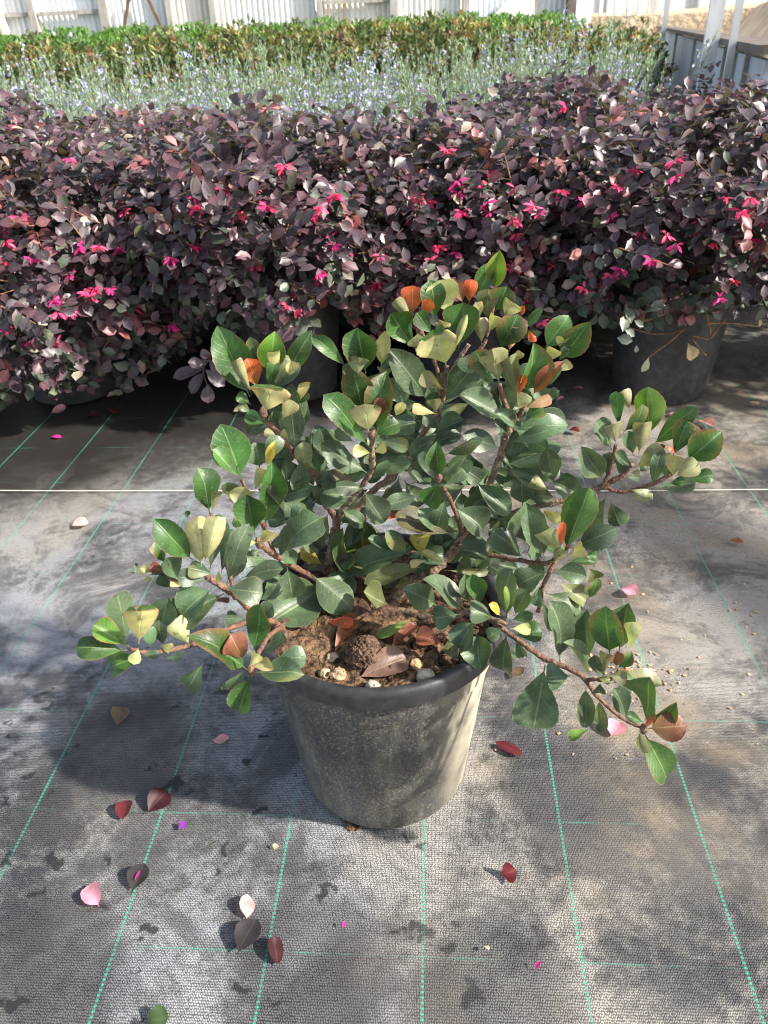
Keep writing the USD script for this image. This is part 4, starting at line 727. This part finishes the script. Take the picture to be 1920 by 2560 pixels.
LEAVES = '''
A 570 1560 60 1520 215 g;A 600 1520 230 1290 215 gr 1;A 690 1490 725 1100 280 u 2 h;A 575 1490 480 990 250 m -2;A 690 1530 640 1700 110 u 2;A 700 1590 900 1600 90 m;A 725 1617 380 1735 230 g -1;A 820 1540 800 1330 120 m;A 950 1510 880 1300 160 m -1;A 900 1370 980 1050 240 m -3;A 1220 1510 1050 1235 190 ul 1;A 1000 1600 980 1480 110 u 1;A 960 1640 1150 1610 100 m -1
B 800 1320 460 1610 300 m 3 e;B 915 1385 420 1640 330 m 2;B 920 1330 1310 1380 270 m 3;B 680 1110 620 540 230 ul 2 e;B 700 1090 850 550 180 ul 1;B 590 1040 215 650 240 g 2;B 310 1080 225 860 170 g -1;B 800 1180 545 1120 160 m 2;B 740 1250 440 1210 170 m 2;B 470 1260 325 1015 200 m 1;B 880 1190 980 740 170 m;B 940 1290 1090 760 190 m -1;B 1000 1250 1100 1010 120 m -1;B 760 1160 880 645 200 m -2;B 820 1270 880 1180 90 u 1;B 1100 1220 1495 1120 190 m 1
A 965 745 800 695 105 b 1;A 820 745 695 700 100 u 1;A 690 730 635 700 100 m;A 990 800 820 760 90 g;A 1080 910 870 830 110 m;A 1150 895 1010 860 60 u 1;A 850 835 755 810 50 u
B 760 555 695 125 290 g;B 780 560 860 290 90 ud 1;B 530 600 520 525 60 g
B 1230 780 1150 375 300 g 2;B 1330 690 1450 100 260 g 1 e;B 1265 860 1075 830 160 u 4;B 1265 860 1435 745 145 u 4;B 1235 345 970 335 190 ul 2 e;B 1220 330 1345 60 130 ul 2;B 1400 1040 1000 985 190 m 2;B 1380 900 1510 830 120 m;B 1290 945 1195 965 80 m 2;B 1330 715 1345 660 32 r 5;B 1080 740 1035 600 110 g -1;B 1060 465 955 240 170 m -2
E 600 1395 965 1010 320 m 1;D 430 1650 225 1095 350 g 0 e;D 420 1640 150 1340 190 g 3;D 690 1520 755 1285 90 y 3 e;D 620 1540 570 1270 260 m -3;D 980 1430 625 1400 180 m 0;D 1110 1570 700 1530 165 m 0 e;D 985 1350 930 880 230 m 1 e
D 520 800 200 100 330 g 1 e;D 540 780 365 390 110 ud 3;D 600 715 500 435 200 r 2;D 680 600 520 205 130 g;D 710 570 770 140 250 gr 0 e;D 790 570 755 285 120 u 2;D 720 720 765 430 115 g 2;D 860 620 1135 145 180 g -1 e;D 930 590 945 410 130 u 2;D 780 740 965 385 240 m 0;D 940 655 1000 480 90 g 0;D 680 960 730 690 390 u 4 h;D 1035 850 1085 595 115 u 1;D 1010 885 1095 740 120 g 0;D 850 1035 970 830 160 u 2;D 525 875 385 770 115 g 1;D 535 955 400 880 95 m 1;D 680 1080 465 985 150 g 2;D 800 1095 760 940 150 m 0;D 815 1215 905 1165 90 u 2;D 810 1220 665 1150 80 ud 2;D 910 890 1000 710 170 m -1
F 530 960 425 520 295 g 1 e;F 590 1315 205 815 250 g 2;F 660 1185 740 605 270 g 0;F 655 1205 890 1060 200 g 1;F 680 1035 745 820 145 b 3;F 590 1165 545 890 295 u 4 h;F 620 1385 405 1325 115 u 3;F 635 1375 765 1300 120 u 3;F 570 1585 130 1275 270 m 3 e;F 1040 1415 685 1235 170 m 2;F 640 1650 820 1495 170 m 3;F 440 1265 240 1150 130 m 0;F 860 1005 945 840 100 u 0;F 1165 1060 870 990 140 m 0;F 1100 1215 1050 930 150 m -1;F 650 1640 590 1400 120 m 0
E 955 585 990 100 230 m 0;E 870 570 820 215 160 ud 0;E 1000 600 1120 120 240 m -1;E 1400 645 1105 555 130 yb 0;E 970 675 595 795 190 m 2 e;E 925 560 675 640 130 m 2;E 1330 795 990 755 290 m 3 r;E 1480 700 1160 695 175 m 4;E 1000 880 960 680 90 m 2;E 1085 960 980 1190 165 m 4;E 990 1000 760 935 130 m 2;E 680 1040 785 880 90 m 2;E 745 945 615 820 115 m 0;E 1150 1045 1440 1020 110 m 2
I 125 535 350 865 260 m 4 e;I 100 830 445 755 120 r 2;E 1090 1190 790 1195 140 yb 2;E 1030 1510 800 1340 150 y 1;E 760 1525 640 1360 165 m 3
O 500 575 940 910 330 m 6 e;O 240 490 300 820 290 m 6 e;O 600 700 80 1040 470 m 4 r;O 720 365 1135 440 180 yb 4;O 850 560 1415 355 270 m 2 e;O 1655 480 1035 650 190 ol 1 e;O 1290 880 1045 740 260 ol 4;O 1020 225 750 330 170 gl 0;O 1025 220 1310 350 150 ol 1;O 1440 340 1085 185 110 m 0;O 1350 710 1500 640 130 ol 1;O 0 840 175 700 160 m 1
C 740 930 270 560 310 g 2 e;C 700 830 570 580 240 b 4;C 800 755 865 250 240 g 3 e;C 750 905 850 755 115 u 6;C 785 905 1008 860 145 u 6;C 820 960 1295 935 240 m 3 e;C 1000 850 1335 790 220 m 4;C 890 770 1130 600 180 m 2;C 770 985 645 1375 235 g 4 e;C 700 935 585 1145 190 m 2;C 290 850 120 1120 220 m 0;C 850 220 1080 90 130 m 0;C 700 560 395 620 140 m -2;C 700 410 515 400 150 m -1;C 860 435 985 260 170 m -1
F 370 500 25 175 140 g 1;F 560 560 470 90 310 g -1;F 400 405 410 230 110 u 1;F 720 490 745 100 150 u 1 e;F 480 580 480 400 210 ud 2 h;F 400 560 315 480 115 m 0;F 760 625 740 495 135 ud 1;F 690 560 830 380 100 m -1;F 700 700 590 590 180 m -3;F 1010 900 835 610 260 m -3
G 300 700 285 402 215 r 2;G 305 765 110 520 115 ud 3;G 385 750 485 545 115 r 3;G 505 905 335 670 160 g 4;G 530 745 490 362 220 g 1;G 690 705 565 325 285 ul 0;G 330 1050 85 680 270 g 3;G 390 1060 300 920 160 ud 4;G 650 1225 520 870 370 u 6 h;G 770 1065 830 568 320 g 4;G 725 1065 862 685 80 u 6 e;G 540 885 600 790 110 g 3;G 590 850 640 755 120 u 2;G 820 575 738 330 115 b 2 e;G 880 575 900 350 125 r 1;G 950 545 1115 150 165 g 0 e;G 1150 445 1190 42 180 gl 0 e;G 1060 760 1080 425 190 ol 1;G 995 735 955 555 110 u 2;G 1015 1000 990 720 135 ud 4;G 1150 670 1270 405 235 g 1;G 1240 715 1345 560 190 u 3;G 1425 710 1455 600 60 r 2;G 1085 885 1170 680 115 u 4;G 1410 860 1630 635 110 g 0;G 1190 1060 1385 700 270 g 3;G 1290 1080 1385 815 170 up 5;G 1170 1155 1180 1030 90 b 4;G 1195 1405 1125 1075 265 ud 6 h;G 1150 1415 965 1080 200 g 4;G 1390 1595 1300 1085 150 ud 6;G 1480 1510 1555 988 330 g 5 e;G 1390 1530 1455 1315 85 r 8
H 740 1000 1035 640 135 b 6 e;H 605 1145 690 965 145 u 8;H 660 1130 950 1015 105 up 8;H 880 505 1125 170 230 g 2 e;H 1040 375 1010 250 80 r 2;H 1035 490 1035 370 70 u 3;H 1045 615 1345 228 240 g 1 e;H 1020 640 1135 485 105 m 4;H 1030 745 1145 640 105 u 4;H 890 670 1000 485 135 u 4;H 700 435 780 375 110 r 2;H 700 425 760 325 100 g 1;H 890 910 1035 690 140 m 3;H 900 1030 1025 940 100 m 3;H 670 1210 865 1110 170 g 2;H 560 645 640 540 80 u 4
H 480 1245 0 970 250 m 3 e;H 410 1535 35 1400 220 m 4 e;H 545 1345 1125 1290 230 m 0 e;H 510 1480 920 1350 150 m 3;J 340 480 920 240 275 m 2 e;J 340 490 720 620 190 m 3;J 850 665 780 300 200 m -1 e;J 525 885 515 610 220 m 0 e;J 800 735 605 625 130 ud 3;J 1095 765 865 650 190 m 1 e;J 1170 755 940 585 130 m -1;J 860 800 640 790 180 m -2;J 30 640 410 970 220 m 5 e;G 600 1625 960 1210 250 m 1;F 1210 1205 1560 1020 170 m 0;F 1060 1405 1510 1165 150 m -1;F 1200 835 790 300 290 m 2 e;G 645 1480 395 1285 150 ud 5;F 1295 975 1035 900 110 u 3;F 1290 970 1255 820 130 ud 3;H 430 1160 330 880 220 m -2;H 540 1190 490 900 190 m -1;G 960 1050 825 1280 165 m 3
I 895 390 870 42 180 g 3 e;I 905 455 770 680 230 g 4 e;I 955 475 1135 295 190 m 3;I 980 450 1185 160 210 m 1;I 870 440 760 145 170 m 1;I 770 445 605 335 90 m 2;I 970 605 890 905 215 m 4;I 1065 700 1385 945 290 m 4 e;I 490 370 390 745 250 m 2;I 540 415 715 695 235 m 2;I 1160 970 465 765 260 yb 2;I 835 970 635 1110 190 y 3;I 975 1285 715 1130 110 u 3;I 770 1240 600 1295 80 u 3;I 1420 1188 1122 1130 310 m 5 r;I 960 1350 1440 1385 80 ol 1
I 1440 1110 1560 870 150 m -2;J 180 1320 290 1070 150 m -2;J 535 1435 290 1195 220 m 4;J 540 1290 560 885 340 m 0;J 755 1445 610 995 225 m 2;J 960 1375 1205 750 300 g 5 e;J 890 1105 850 918 195 u 3;J 950 1395 715 1080 190 ud 7;J 915 1345 945 1055 70 r 8;J 955 1395 1012 1300 50 b 8;J 1080 1310 1500 1125 240 m 3 e;J 1020 1430 1155 1310 150 u 7;J 1150 1390 1308 1420 100 g 6;J 1000 1460 1280 1475 120 g 4;J 850 1495 935 1320 140 ud 8;L 1635 190 1290 345 250 m 5;J 860 1555 1190 1625 200 m 5 e;J 1200 1530 1290 1650 150 ol 3;J 720 1430 600 1310 170 m -1;J 1400 780 1225 1110 190 m 3;J 1430 830 1540 1105 190 m 1;J 1240 990 1230 800 110 m -1
M 340 130 775 300 230 m 5;M 480 20 785 210 200 ol 3;M 790 200 885 0 110 g 2;M 300 200 455 545 125 m 7;M 490 845 430 250 275 m 4;M 600 620 620 340 90 m 1;M 290 55 235 268 120 m 5;M 785 870 750 348 230 m 1;M 800 990 600 630 220 m 4 e;M 1015 770 955 322 310 g 3 e;M 1110 750 1190 265 270 m 0;M 1215 745 1250 430 130 ul 5;M 1100 915 1235 770 110 g 3;M 1085 905 1090 742 115 b 5;M 950 1000 860 785 160 m 3;M 960 970 975 740 110 ud 5;M 990 970 1190 1015 130 ud 6;M 1145 965 1545 1080 190 ud 3 e;M 1280 1025 1080 965 90 g 4;M 1030 1040 1275 1090 130 m 3;M 880 1010 1020 1030 80 ol 4;M 915 1065 905 1185 110 m 3;M 345 875 215 1545 420 m 4;M 610 995 355 1010 240 m 6;M 765 1095 775 1570 165 m 3 e;M 800 1540 590 1638 95 gl 3;M 900 1225 945 1638 115 m 3 e;M 1190 1430 1075 1145 190 m 3
N 890 860 895 405 320 g 4 e;N 950 885 1200 690 170 g 1 e;N 870 855 705 780 100 g 0;N 910 920 1320 885 250 b 4 e;N 880 910 968 790 50 r 7;N 880 980 1125 1465 280 g 3 e;N 830 930 865 1165 125 ud 5
K 415 725 240 440 215 m 1;K 455 665 420 420 145 ud 4;K 490 500 460 130 120 g 2;K 600 320 535 98 110 ud 0;K 530 545 745 280 200 g 2;K 800 590 775 98 265 gl 0 e;K 690 775 745 420 160 ud 3;K 635 785 590 540 130 m 1;K 320 1035 95 695 220 m 4 e;K 250 1085 170 790 200 m -1;K 350 1000 400 760 140 m -1;K 640 915 445 755 110 m 3;K 600 965 705 955 60 ud 2;K 650 915 965 715 195 ud 4;K 740 765 965 680 50 b 3;K 830 680 1275 285 185 g 0 e;K 1040 800 1190 430 215 g 2;K 1180 850 1545 535 270 g 2 e;K 1040 1005 1085 750 155 ud 6;K 1055 1005 1315 860 190 ud 5;K 1075 770 1005 695 40 r 4;K 830 1095 905 785 120 m 5;K 960 910 970 755 95 ud 4;K 960 1010 1010 830 110 m 3;K 850 1120 1285 1060 150 m 2;K 1180 1045 1468 980 130 g 3;K 1010 1075 1170 1050 100 g 3;K 600 1130 815 1225 125 ud 3;K 560 1000 705 1015 70 m 1;K 480 990 560 800 130 m -1;K 700 950 770 890 90 m 0
L 465 550 145 385 250 m 4 e;L 760 595 405 255 300 m 4 e;L 930 565 840 238 185 g 4;L 800 535 765 255 150 m 1;L 705 645 428 690 225 m 4;L 855 700 680 1008 265 m 5 e;L 880 830 905 1200 280 m 3 e;L 640 820 620 1068 135 ol 2;L 1065 690 815 600 210 m 6;L 1125 665 1020 545 100 y 4;L 1190 690 1190 230 250 m 2;L 1170 645 1195 385 70 gl 6;L 1270 665 1400 390 170 m 0;L 1150 790 988 885 150 m 6;L 1190 830 1135 1270 255 m 5;L 1230 790 1435 800 110 u 6;L 1250 860 1555 820 195 g 4;L 1230 710 1460 640 120 m 3;L 1290 900 1340 1100 140 m 2;L 1540 330 1495 555 120 m 4;O 1550 1015 1170 1195 110 gl 0
'''
br3 = {}
allpts = []
for nm, nodes in BR.items():
    p3d = np.array([at_y(a, b, y) for a, b, y, _ in nodes]); rad = np.array([r for *_, r in nodes]) * .00085
    for q, (a, b, y, _) in enumerate(nodes):
        if math.hypot(*(p3d[q] - PC)[:2]) < PR and p3d[q][2] < SZ + .012 and q: p3d[q] = at_z(a, b, SZ + .014)
    p, r = smooth_path(p3d, rad, 6)
    kn = 1 + .13 * np.array([math.sin(q * 2.1 + len(nm)) for q in range(len(r))]); p = p + RNG.normal(size=p.shape) * (r * .12)[:, None]
    v, f = tube(p, r * kn, 9); v = v + (meshkit.noise(v * 260) * .0009)[:, None] * unit(v - p[np.repeat(np.arange(len(p)), 9)])
    thick = nm in ('T1', 'T2', 'G', 'S', 'H', 'D', 'C')
    pr = put(path_for('trunk' if nm in ('T1', 'T2') else 'branch', SP), v, f, BARK if thick else BARK_YOUNG, PC)
    br3[nm] = P(pr); allpts += [(nm, *proj(x), x[1]) for x in p]
apx = np.array([(a[1], a[2]) for a in allpts]); aY = np.array([a[3] for a in allpts]); aN = [a[0] for a in allpts]
def near(px, py):
    d = np.hypot(*(apx - V(px, py)).T); k = int(np.argmin(d)); return aY[k], aN[k], d[k]
lr = np.random.default_rng(21)
def add_leaf(px, py, tx, ty, wpx, kind, fwd, shape, Yb=None):
    Y, nm, _ = near(px, py)
    if Yb is not None: Y = Yb
    Y = Y - .0065 * fwd
    b = at_y(px, py, Y)
    Lpx = math.hypot(tx - px, ty - py); m_per_px = Y / 1.0 / FPX * np.linalg.norm(b - CAM) / Y
    young = kind[0] in 'ur' or kind in ('b', 'gr', 'y', 'gl')
    if math.hypot(*(b - PC)[:2]) < PR + .01 and b[2] < SZ + .035: b = at_z(px, py, SZ + .035); Y = b[1]
    L = Lpx * m_per_px
    t = at_y(tx, ty, Y - L * lr.uniform(-.05, .38))
    if math.hypot(*(t - PC)[:2]) < PR + .01 and t[2] < SZ + .03: t = at_z(tx, ty, SZ + .03)
    W = wpx * m_per_px * (1.13 if Yb is None else 1.0)
    view = unit(CAM - b); up = V(0, 0, 1.0)
    nf = unit(view + .35 * up * (1 if kind[0] != 'u' else -.3) + lr.normal(size=3) * .22)
    under = kind in ('u', 'ul', 'ud', 'up')
    if under: nf = -nf
    col = KIND[kind]; jit = lr.uniform(.82, 1.2) * lr.uniform(.93, 1.07, 3)
    v, f, st = leaf_mesh(b, t, W, nf, shape, bend=lr.uniform(-.10, .09) if not under else lr.uniform(-.13, .02), fold=lr.choice([lr.uniform(.05, .2), lr.uniform(.2, .42)]) * (1 if lr.random() < .88 else -.7), recurve=lr.choice([lr.uniform(.0, .10), lr.uniform(.06, .24)]) if shape != 'h' else .06, wave=lr.uniform(.02, .12), twist=lr.uniform(-.9, .9), rng=lr, n=18, m=8)
    tt, xx_ = st[:, :1], np.abs(2 * st[:, 1:] - 1); top, bot, edg = (np.tile(np.array(c) * jit, (len(v), 1)) for c in col)
    def blend(a, w, c): return a * (1 - w) + np.array(c) * w
    if kind in ('r', 'up', 'b'):
        w = np.clip((1 - tt) ** 1.3 * lr.uniform(.5, .95), 0, 1) * np.clip(1.15 - xx_ * .6, 0, 1); top, bot = blend(top, w, (.13, .10, .025)), blend(bot, w, (.22, .17, .06))
    elif kind in ('u', 'ul'):
        w = np.clip(xx_ - .35, 0, 1) * lr.uniform(0, .9) * tt; bot = blend(bot, w, (.46, .22, .12)); bot = blend(bot, (1 - tt) * .35, (.24, .26, .09))
    elif kind in ('g', 'gl', 'gr', 'm'):
        ph = lr.uniform(0, 6.28); w = .5 + .5 * np.sin(ph + tt * lr.uniform(2, 6) + (st[:, 1:] - .5) * lr.uniform(-4, 4)); top = top * (.78 + .5 * w)
        if kind != 'm' and lr.random() < .4: top = blend(top, np.clip(tt * xx_ * 1.2 - .35, 0, 1) * .8, (.24, .09, .04))
        if kind == 'm' and lr.random() < .12: top = blend(top, np.clip(w * 1.6 - .9, 0, 1) * .6, (.20, .17, .04))
    put(path_for('leaf', br3[nm]), v, f, LEAF, PC, True, st, top, bot, edg)
for item in LEAVES.replace('\n', ';').split(';'):
    w = item.split()
    if not w: continue
    ox, oy = CROP[w[0]]; x0, y0, x1, y1, wd = (float(z) / 4.1475 for z in w[1:6])
    add_leaf(ox + x0, oy + y0, ox + x1, oy + y1, wd, w[6], float(w[7]) if len(w) > 7 else 0, w[8] if len(w) > 8 else 'o')
# leaves deep inside the crown
for q in range(230):
    px, py = lr.uniform(660, 1350), lr.uniform(930, 1440); Y, nm, d = near(px, py)
    if d > 75: continue
    a = lr.uniform(0, 6.28); ln = lr.uniform(60, 112)
    add_leaf(px, py, px + ln * math.cos(a), py + ln * math.sin(a) * .8, ln * lr.uniform(.42, .56), 'm', 0, 'oe'[q % 2], Yb=Y + lr.uniform(-.012, .12))
# small reddish buds at the shoot tips
for q, (px, py, nm) in enumerate(((659, 1032, 'A'), (929, 1085, 'C'), (1282, 1040, 'E2'), (1050, 828, 'Da'), (1098, 1196, 'F'), (628, 1676, 'N'), (1610, 1822, 'J'), (647, 1357, 'B'))):
    v, f = lump(at_y(px, py, near(px, py)[0] - .004), .0042, .25, 2, q, 1.7, 2); put(path_for('bud', br3[nm]), v, f, BARK_YOUNG, PC)

# ------------------------------------------------------------------ loose things on the soil
def lay(name, crop, b, t, w, kind, label, cat, z=None, shape='o', **kw):
    ox, oy = CROP[crop]; z = SZ + .012 if z is None else z; g = lambda p, zz__: at_z(ox + p[0] / 4.1475, oy + p[1] / 4.1475, zz__)
    B_, T_2 = g(b, z), g(t, z + .006); c = KIND[kind]; W = w / 4.1475 / FPX * 1.16
    v, f, st = leaf_mesh(B_, T_2, W, unit(V(lr.normal() * .2, -.35, 1)), shape, rng=lr, n=16, m=6, **kw)
    tag(put(path_for(name), v, f, LEAF, None, True, st, c[0], c[1], c[2]), label, cat)
lay('fallen_leaf', 'O', (625, 1055), (930, 1085), 120, 'r', 'small bright orange-red leaf on the soil in the dusty pot', 'leaf', SZ + .022, bend=.05)
lay('fallen_leaf', 'O', (700, 1425), (1010, 1010), 200, 'd', 'brown-orange curved leaf on the soil under the bright orange-red leaf', 'leaf', SZ + .012, bend=.1, fold=.35)
lay('fallen_leaf', 'O', (950, 1650), (1470, 1430), 270, 'b2', 'large torn grey-brown dead leaf on the soil near the front rim', 'leaf', SZ + .014, bend=.06, wave=.12, fold=.2)
lay('fallen_leaf', 'O', (1290, 1385), (1570, 1090), 170, 'b', 'dark red-brown dead leaf on the soil right of the cone-like burl', 'leaf', SZ + .010, bend=.08, fold=.3)
lay('fallen_leaf', 'L', (540, 955), (250, 870), 190, 'b', 'brown dead leaf on the soil at the right, next to the low green leaves', 'leaf', SZ + .014, bend=.08, fold=.25)
def stone(px, py, r, mt, label, seed, z=None, flat=.75):
    c = at_z(px, py, (SZ + .010) if z is None else z); v, f = lump(c, r * .58, .55, 2.1, seed, flat, 3)
    tag(put(path_for('stone'), v, f, mt), label, 'stone')
stone(830, 1645, .0105, STONE, 'cream stone on the soil left of the cone-like burl', 1)
stone(798, 1620, .0085, STONE, 'small tan stone behind the cream stone on the soil', 2)
stone(812, 1684, .0095, STONE, 'tan lump beside the crumbly yellow clod at the front of the soil', 3)
stone(848, 1688, .0125, STONE, 'crumbly yellow clod on the soil at the left front rim', 4)
stone(997, 1592, .0065, STONE, 'tiny cream pebble right of the cone-like burl', 5)
stone(1063, 1690, .0135, STONE_G, 'grey-white stone against the right front rim of the pot', 6, PH - .014)
stone(932, 1714, .0100, STONE_G, 'pale grey stone half buried at the middle of the front rim', 7, PH - .014)
stone(770, 1420, .0125, STONE_B, 'dark brown stone behind the soil beside the left trunk', 8)
stone(1040, 1660, .0100, CHIP, 'ochre stone on the soil right of the torn dead leaf', 9)

# ------------------------------------------------------------------ fallen leaves and petals on the fabric
CK = dict(pink=((.62, .30, .30), (.68, .36, .38)), pale=((.70, .48, .42), (.74, .52, .46)), rose=((.62, .26, .34), (.66, .33, .40)), red=((.12, .018, .024), (.17, .035, .042)), maroon=((.045, .010, .014), (.08, .025, .03)), grey=((.040, .034, .036), (.09, .07, .07)), brown=((.17, .11, .075), (.22, .15, .11)),
          magenta=((.75, .03, .30), (.75, .05, .35)), cream=((.68, .55, .38), (.70, .58, .42)), orange=((.22, .085, .045), (.24, .10, .06)), green=((.06, .10, .04), (.12, .15, .07)), purple=((.30, .04, .42), (.36, .07, .45)))
FALL = [(200, 1313, 46, 19, 5, 'pale', 'pale pink leaf curled on the fabric at far left, just below the string'), (551, 1852, 46, 22, 4, 'pink', 'pink leaf on the fabric left of the dusty pot'),
        (298, 1795, 46, 40, 75, 'brown', 'crumpled grey-brown leaf on the fabric at left'), (312, 2030, 54, 38, 78, 'red', 'smaller of the two dark red leaves at lower left'), (394, 2007, 78, 46, 48, 'maroon', 'larger of the two dark red leaves at lower left'),
        (345, 2198, 80, 48, 66, 'grey', 'dark grey leaf lying on a green thread with a magenta sliver on it'), (235, 2243, 62, 40, 118, 'rose', 'light pink leaf at lower left beside black damp spots'), (617, 2272, 64, 40, 92, 'pink', 'pink leaf tucked under a dark grey leaf at lower left'),
        (617, 2345, 106, 54, 62, 'grey', 'biggest dark grey leaf, tip resting on a pink leaf'), (690, 2382, 78, 36, 100, 'maroon', 'dark maroon folded leaf right beside a green thread at the bottom'), (1270, 2184, 40, 34, 20, 'red', 'little red leaf standing up on the fabric in front of the pot at right'),
        (1268, 1872, 84, 20, -24, 'red', 'narrow curled crimson leaf right of the dusty pot'), (1537, 1827, 44, 42, 60, 'rose', 'round pink leaf under the drooping right branch'), (1573, 1481, 42, 30, -30, 'rose', 'oval pink leaf alone on the fabric at right'),
        (1838, 1357, 42, 13, -8, 'orange', 'thin rusty leaf in the soft shadow at far right'), (1290, 1682, 40, 28, -20, 'brown', 'grey ribbed leaf beside the pot rim below the low leaves'), (1433, 1079, 32, 15, -4, 'red', 'red leaf behind the shrub near the green thread'),
        (1443, 973, 28, 11, -10, 'pink', 'pink petal lying on the green thread in the gap between the pots'), (1765, 1062, 40, 24, -20, 'pink', 'salmon petal in front of the right ribbed pot'), (1741, 1077, 20, 12, 10, 'pink', 'tiny salmon petal beside the larger one before the right ribbed pot'),
        (1682, 1038, 26, 13, -8, 'rose', 'mauve petal at the foot of the right ribbed pot'), (1846, 986, 30, 16, 0, 'pink', 'pink petal right of the right ribbed pot'), (147, 1027, 42, 18, 18, 'pink', 'rolled pink petal touching the left front pot'),
        (232, 1042, 42, 17, 6, 'maroon', 'dusky maroon leaf in front of the left front pot'), (281, 1030, 20, 15, -50, 'red', 'small red petal on a green thread before the left front pot'), (308, 956, 36, 20, 60, 'pale', 'pale folded petal standing in the heap beside the left front pot'),
        (290, 962, 26, 16, 45, 'cream', 'cream petal in the heap beside the left front pot'), (277, 993, 24, 13, 15, 'pale', 'flat pale petal below the heap beside the left front pot'), (298, 988, 18, 13, 0, 'pink', 'short pink petal below the heap beside the left front pot'),
        (260, 987, 20, 16, 30, 'red', 'crimson scrap leftmost in the heap beside the left front pot'), (381, 937, 42, 18, 10, 'pink', 'long pink petal in the gap between the left pots'), (358, 965, 30, 11, 12, 'cream', 'narrow cream petal on a green thread between the left pots'),
        (595, 1029, 26, 15, 10, 'cream', 'cream petal just left of the upper left shoot'), (141, 1094, 26, 7, 0, 'magenta', 'magenta sliver on the dark fabric at left'), (860, 2315, 20, 7, 70, 'magenta', 'magenta thread of petal at the bottom centre'),
        (1344, 2418, 24, 9, 55, 'magenta', 'magenta petal on the fabric at lower right'), (1216, 2372, 14, 9, -40, 'cream', 'tiny yellow scrap at lower right'), (457, 2068, 26, 15, 40, 'purple', 'withered purple flower at lower left'),
        (690, 2120, 18, 16, 60, 'cream', 'white chip on the fabric left of the pot foot'), (394, 2552, 60, 40, 10, 'green', 'dark green leaf cut by the bottom edge'), (1400, 1000, 22, 9, 20, 'rose', 'dim mauve petal at the edge of the deep shade between pots'), (1885, 1010, 24, 12, -25, 'pale', 'pale petal near the right edge beside the ribbed pot'),
        (345, 2195, 30, 6, 62, 'magenta', 'magenta sliver lying on the dark grey leaf')]
fr_ = np.random.default_rng(8)
for q, (px, py, ln, wd, an, col, lab) in enumerate(FALL):
    a = math.radians(an); dx, dy = math.cos(a) * ln / 2, -math.sin(a) * ln / 2; lift = .0035 + (.004 if 'sliver lying' in lab or 'biggest' in lab else 0)
    B_, T_2 = at_z(px - dx, py - dy, lift), at_z(px + dx, py + dy, lift + fr_.uniform(.002, .008)); sc = np.linalg.norm(at_z(px + 1, py) - at_z(px, py)); steep = 1 + (abs(math.cos(a)) * .45)
    stand = 'stand' in lab; nv = unit(V(fr_.normal() * .25, (-.9 if stand else -.1) + fr_.normal() * .2, 1)); c0, c1 = CK[col]
    v, f, st = leaf_mesh(B_, T_2, wd * sc * steep, nv, 'e' if q % 3 else 'r', bend=fr_.uniform(-.02, .10), fold=fr_.uniform(.05, .30), recurve=fr_.uniform(-.1, .1), wave=.05, rng=fr_, n=10, m=6)
    v[:, 2] = np.maximum(v[:, 2], .0012) + lift * .3
    v[:, 2] += .004 * np.abs(meshkit.noise(v * 45 + q)) 
    thin = col in ('magenta', 'purple')
    tag(put(path_for('fallen_petal' if thin or col == 'pink' else 'fallen_leaf'), v, f, PETAL, None, True, st, c0, c1, np.array(c0) * .8), lab, 'petal' if thin else 'leaf')
# string across the cloth
a, b = at_z(-300, 1228, .006), at_z(2250, 1226, .006)
pp = np.array([a + (b - a) * t + V(0, .002 * math.sin(t * 23), .002 * abs(math.sin(t * 9))) for t in np.linspace(0, 1, 40)])
tag(put('/World/string', *tube(pp, .0013, 6), TWINE), 'pale string stretched flat across the fabric behind the shrub', 'string')
# crumbs of bark and gravel
dr = np.random.default_rng(14); parts = []
for q in range(170):
    if q < 110: px, py = dr.normal(1585, 55), dr.normal(1690, 28)
    elif q < 130: px, py = dr.normal(1850, 50), dr.normal(1530, 30)
    else: px, py = dr.uniform(1150, 1900), dr.uniform(1380, 1900)
    c = at_z(px, py, .002); s = dr.uniform(.0010, .0024) * (1.5 if dr.random() < .08 else 1); m = trimesh.creation.icosphere(1, 1.0); vv = np.array(m.vertices) * V(s * 1.5, s, s * .5) * dr.uniform(.8, 1.2, (len(m.vertices), 1)); an = dr.uniform(0, 3.1)
    R_ = np.array([[math.cos(an), -math.sin(an), 0], [math.sin(an), math.cos(an), 0], [0, 0, 1]]); parts.append((vv @ R_.T + c, np.array(m.faces)))
tag(put('/World/bark_crumbs', *merge(parts), CHIP, None, False), 'scattered tan bark crumbs on the fabric right of the shrub', 'debris', kind='stuff')
# crumb of soil at the pot's foot
v, f = lump(at_z(885, 2056, .002), .009, .6, 3.0, 2, .4); tag(put('/World/soil_clod', v, f, SOIL), 'little soil clod at the front foot of the dusty pot', 'soil')

# ------------------------------------------------------------------ added unseen gutter whose shadow crosses the right of the ground
def up_sun(px, py, z): g = at_z(px, py); return g + SUN * (z / SUN[2])
ga, gb = up_sun(1500, 1205, 2.3), up_sun(1870, 1440, 2.3); gd = unit(gb - ga)
caster = thing('sun_blocker', (*ga[:2], 0), 'added gutter on posts above the right side, out of the picture', 'blocker')
a0, a1 = ga - gd * .02, gb + gd * 5.0
tm_put(path_for('shadow_bar', P(caster)), bar(a0, a1, .26, .07), POST, (*ga[:2], 0), False)
for t in (2.2, 4.6): tm_put(path_for('post', P(caster)), box(*(np.repeat((ga + gd * t)[:2], 2) + V(-.05, .05, -.05, .05)), 0, 2.26), POST, (*ga[:2], 0), False)
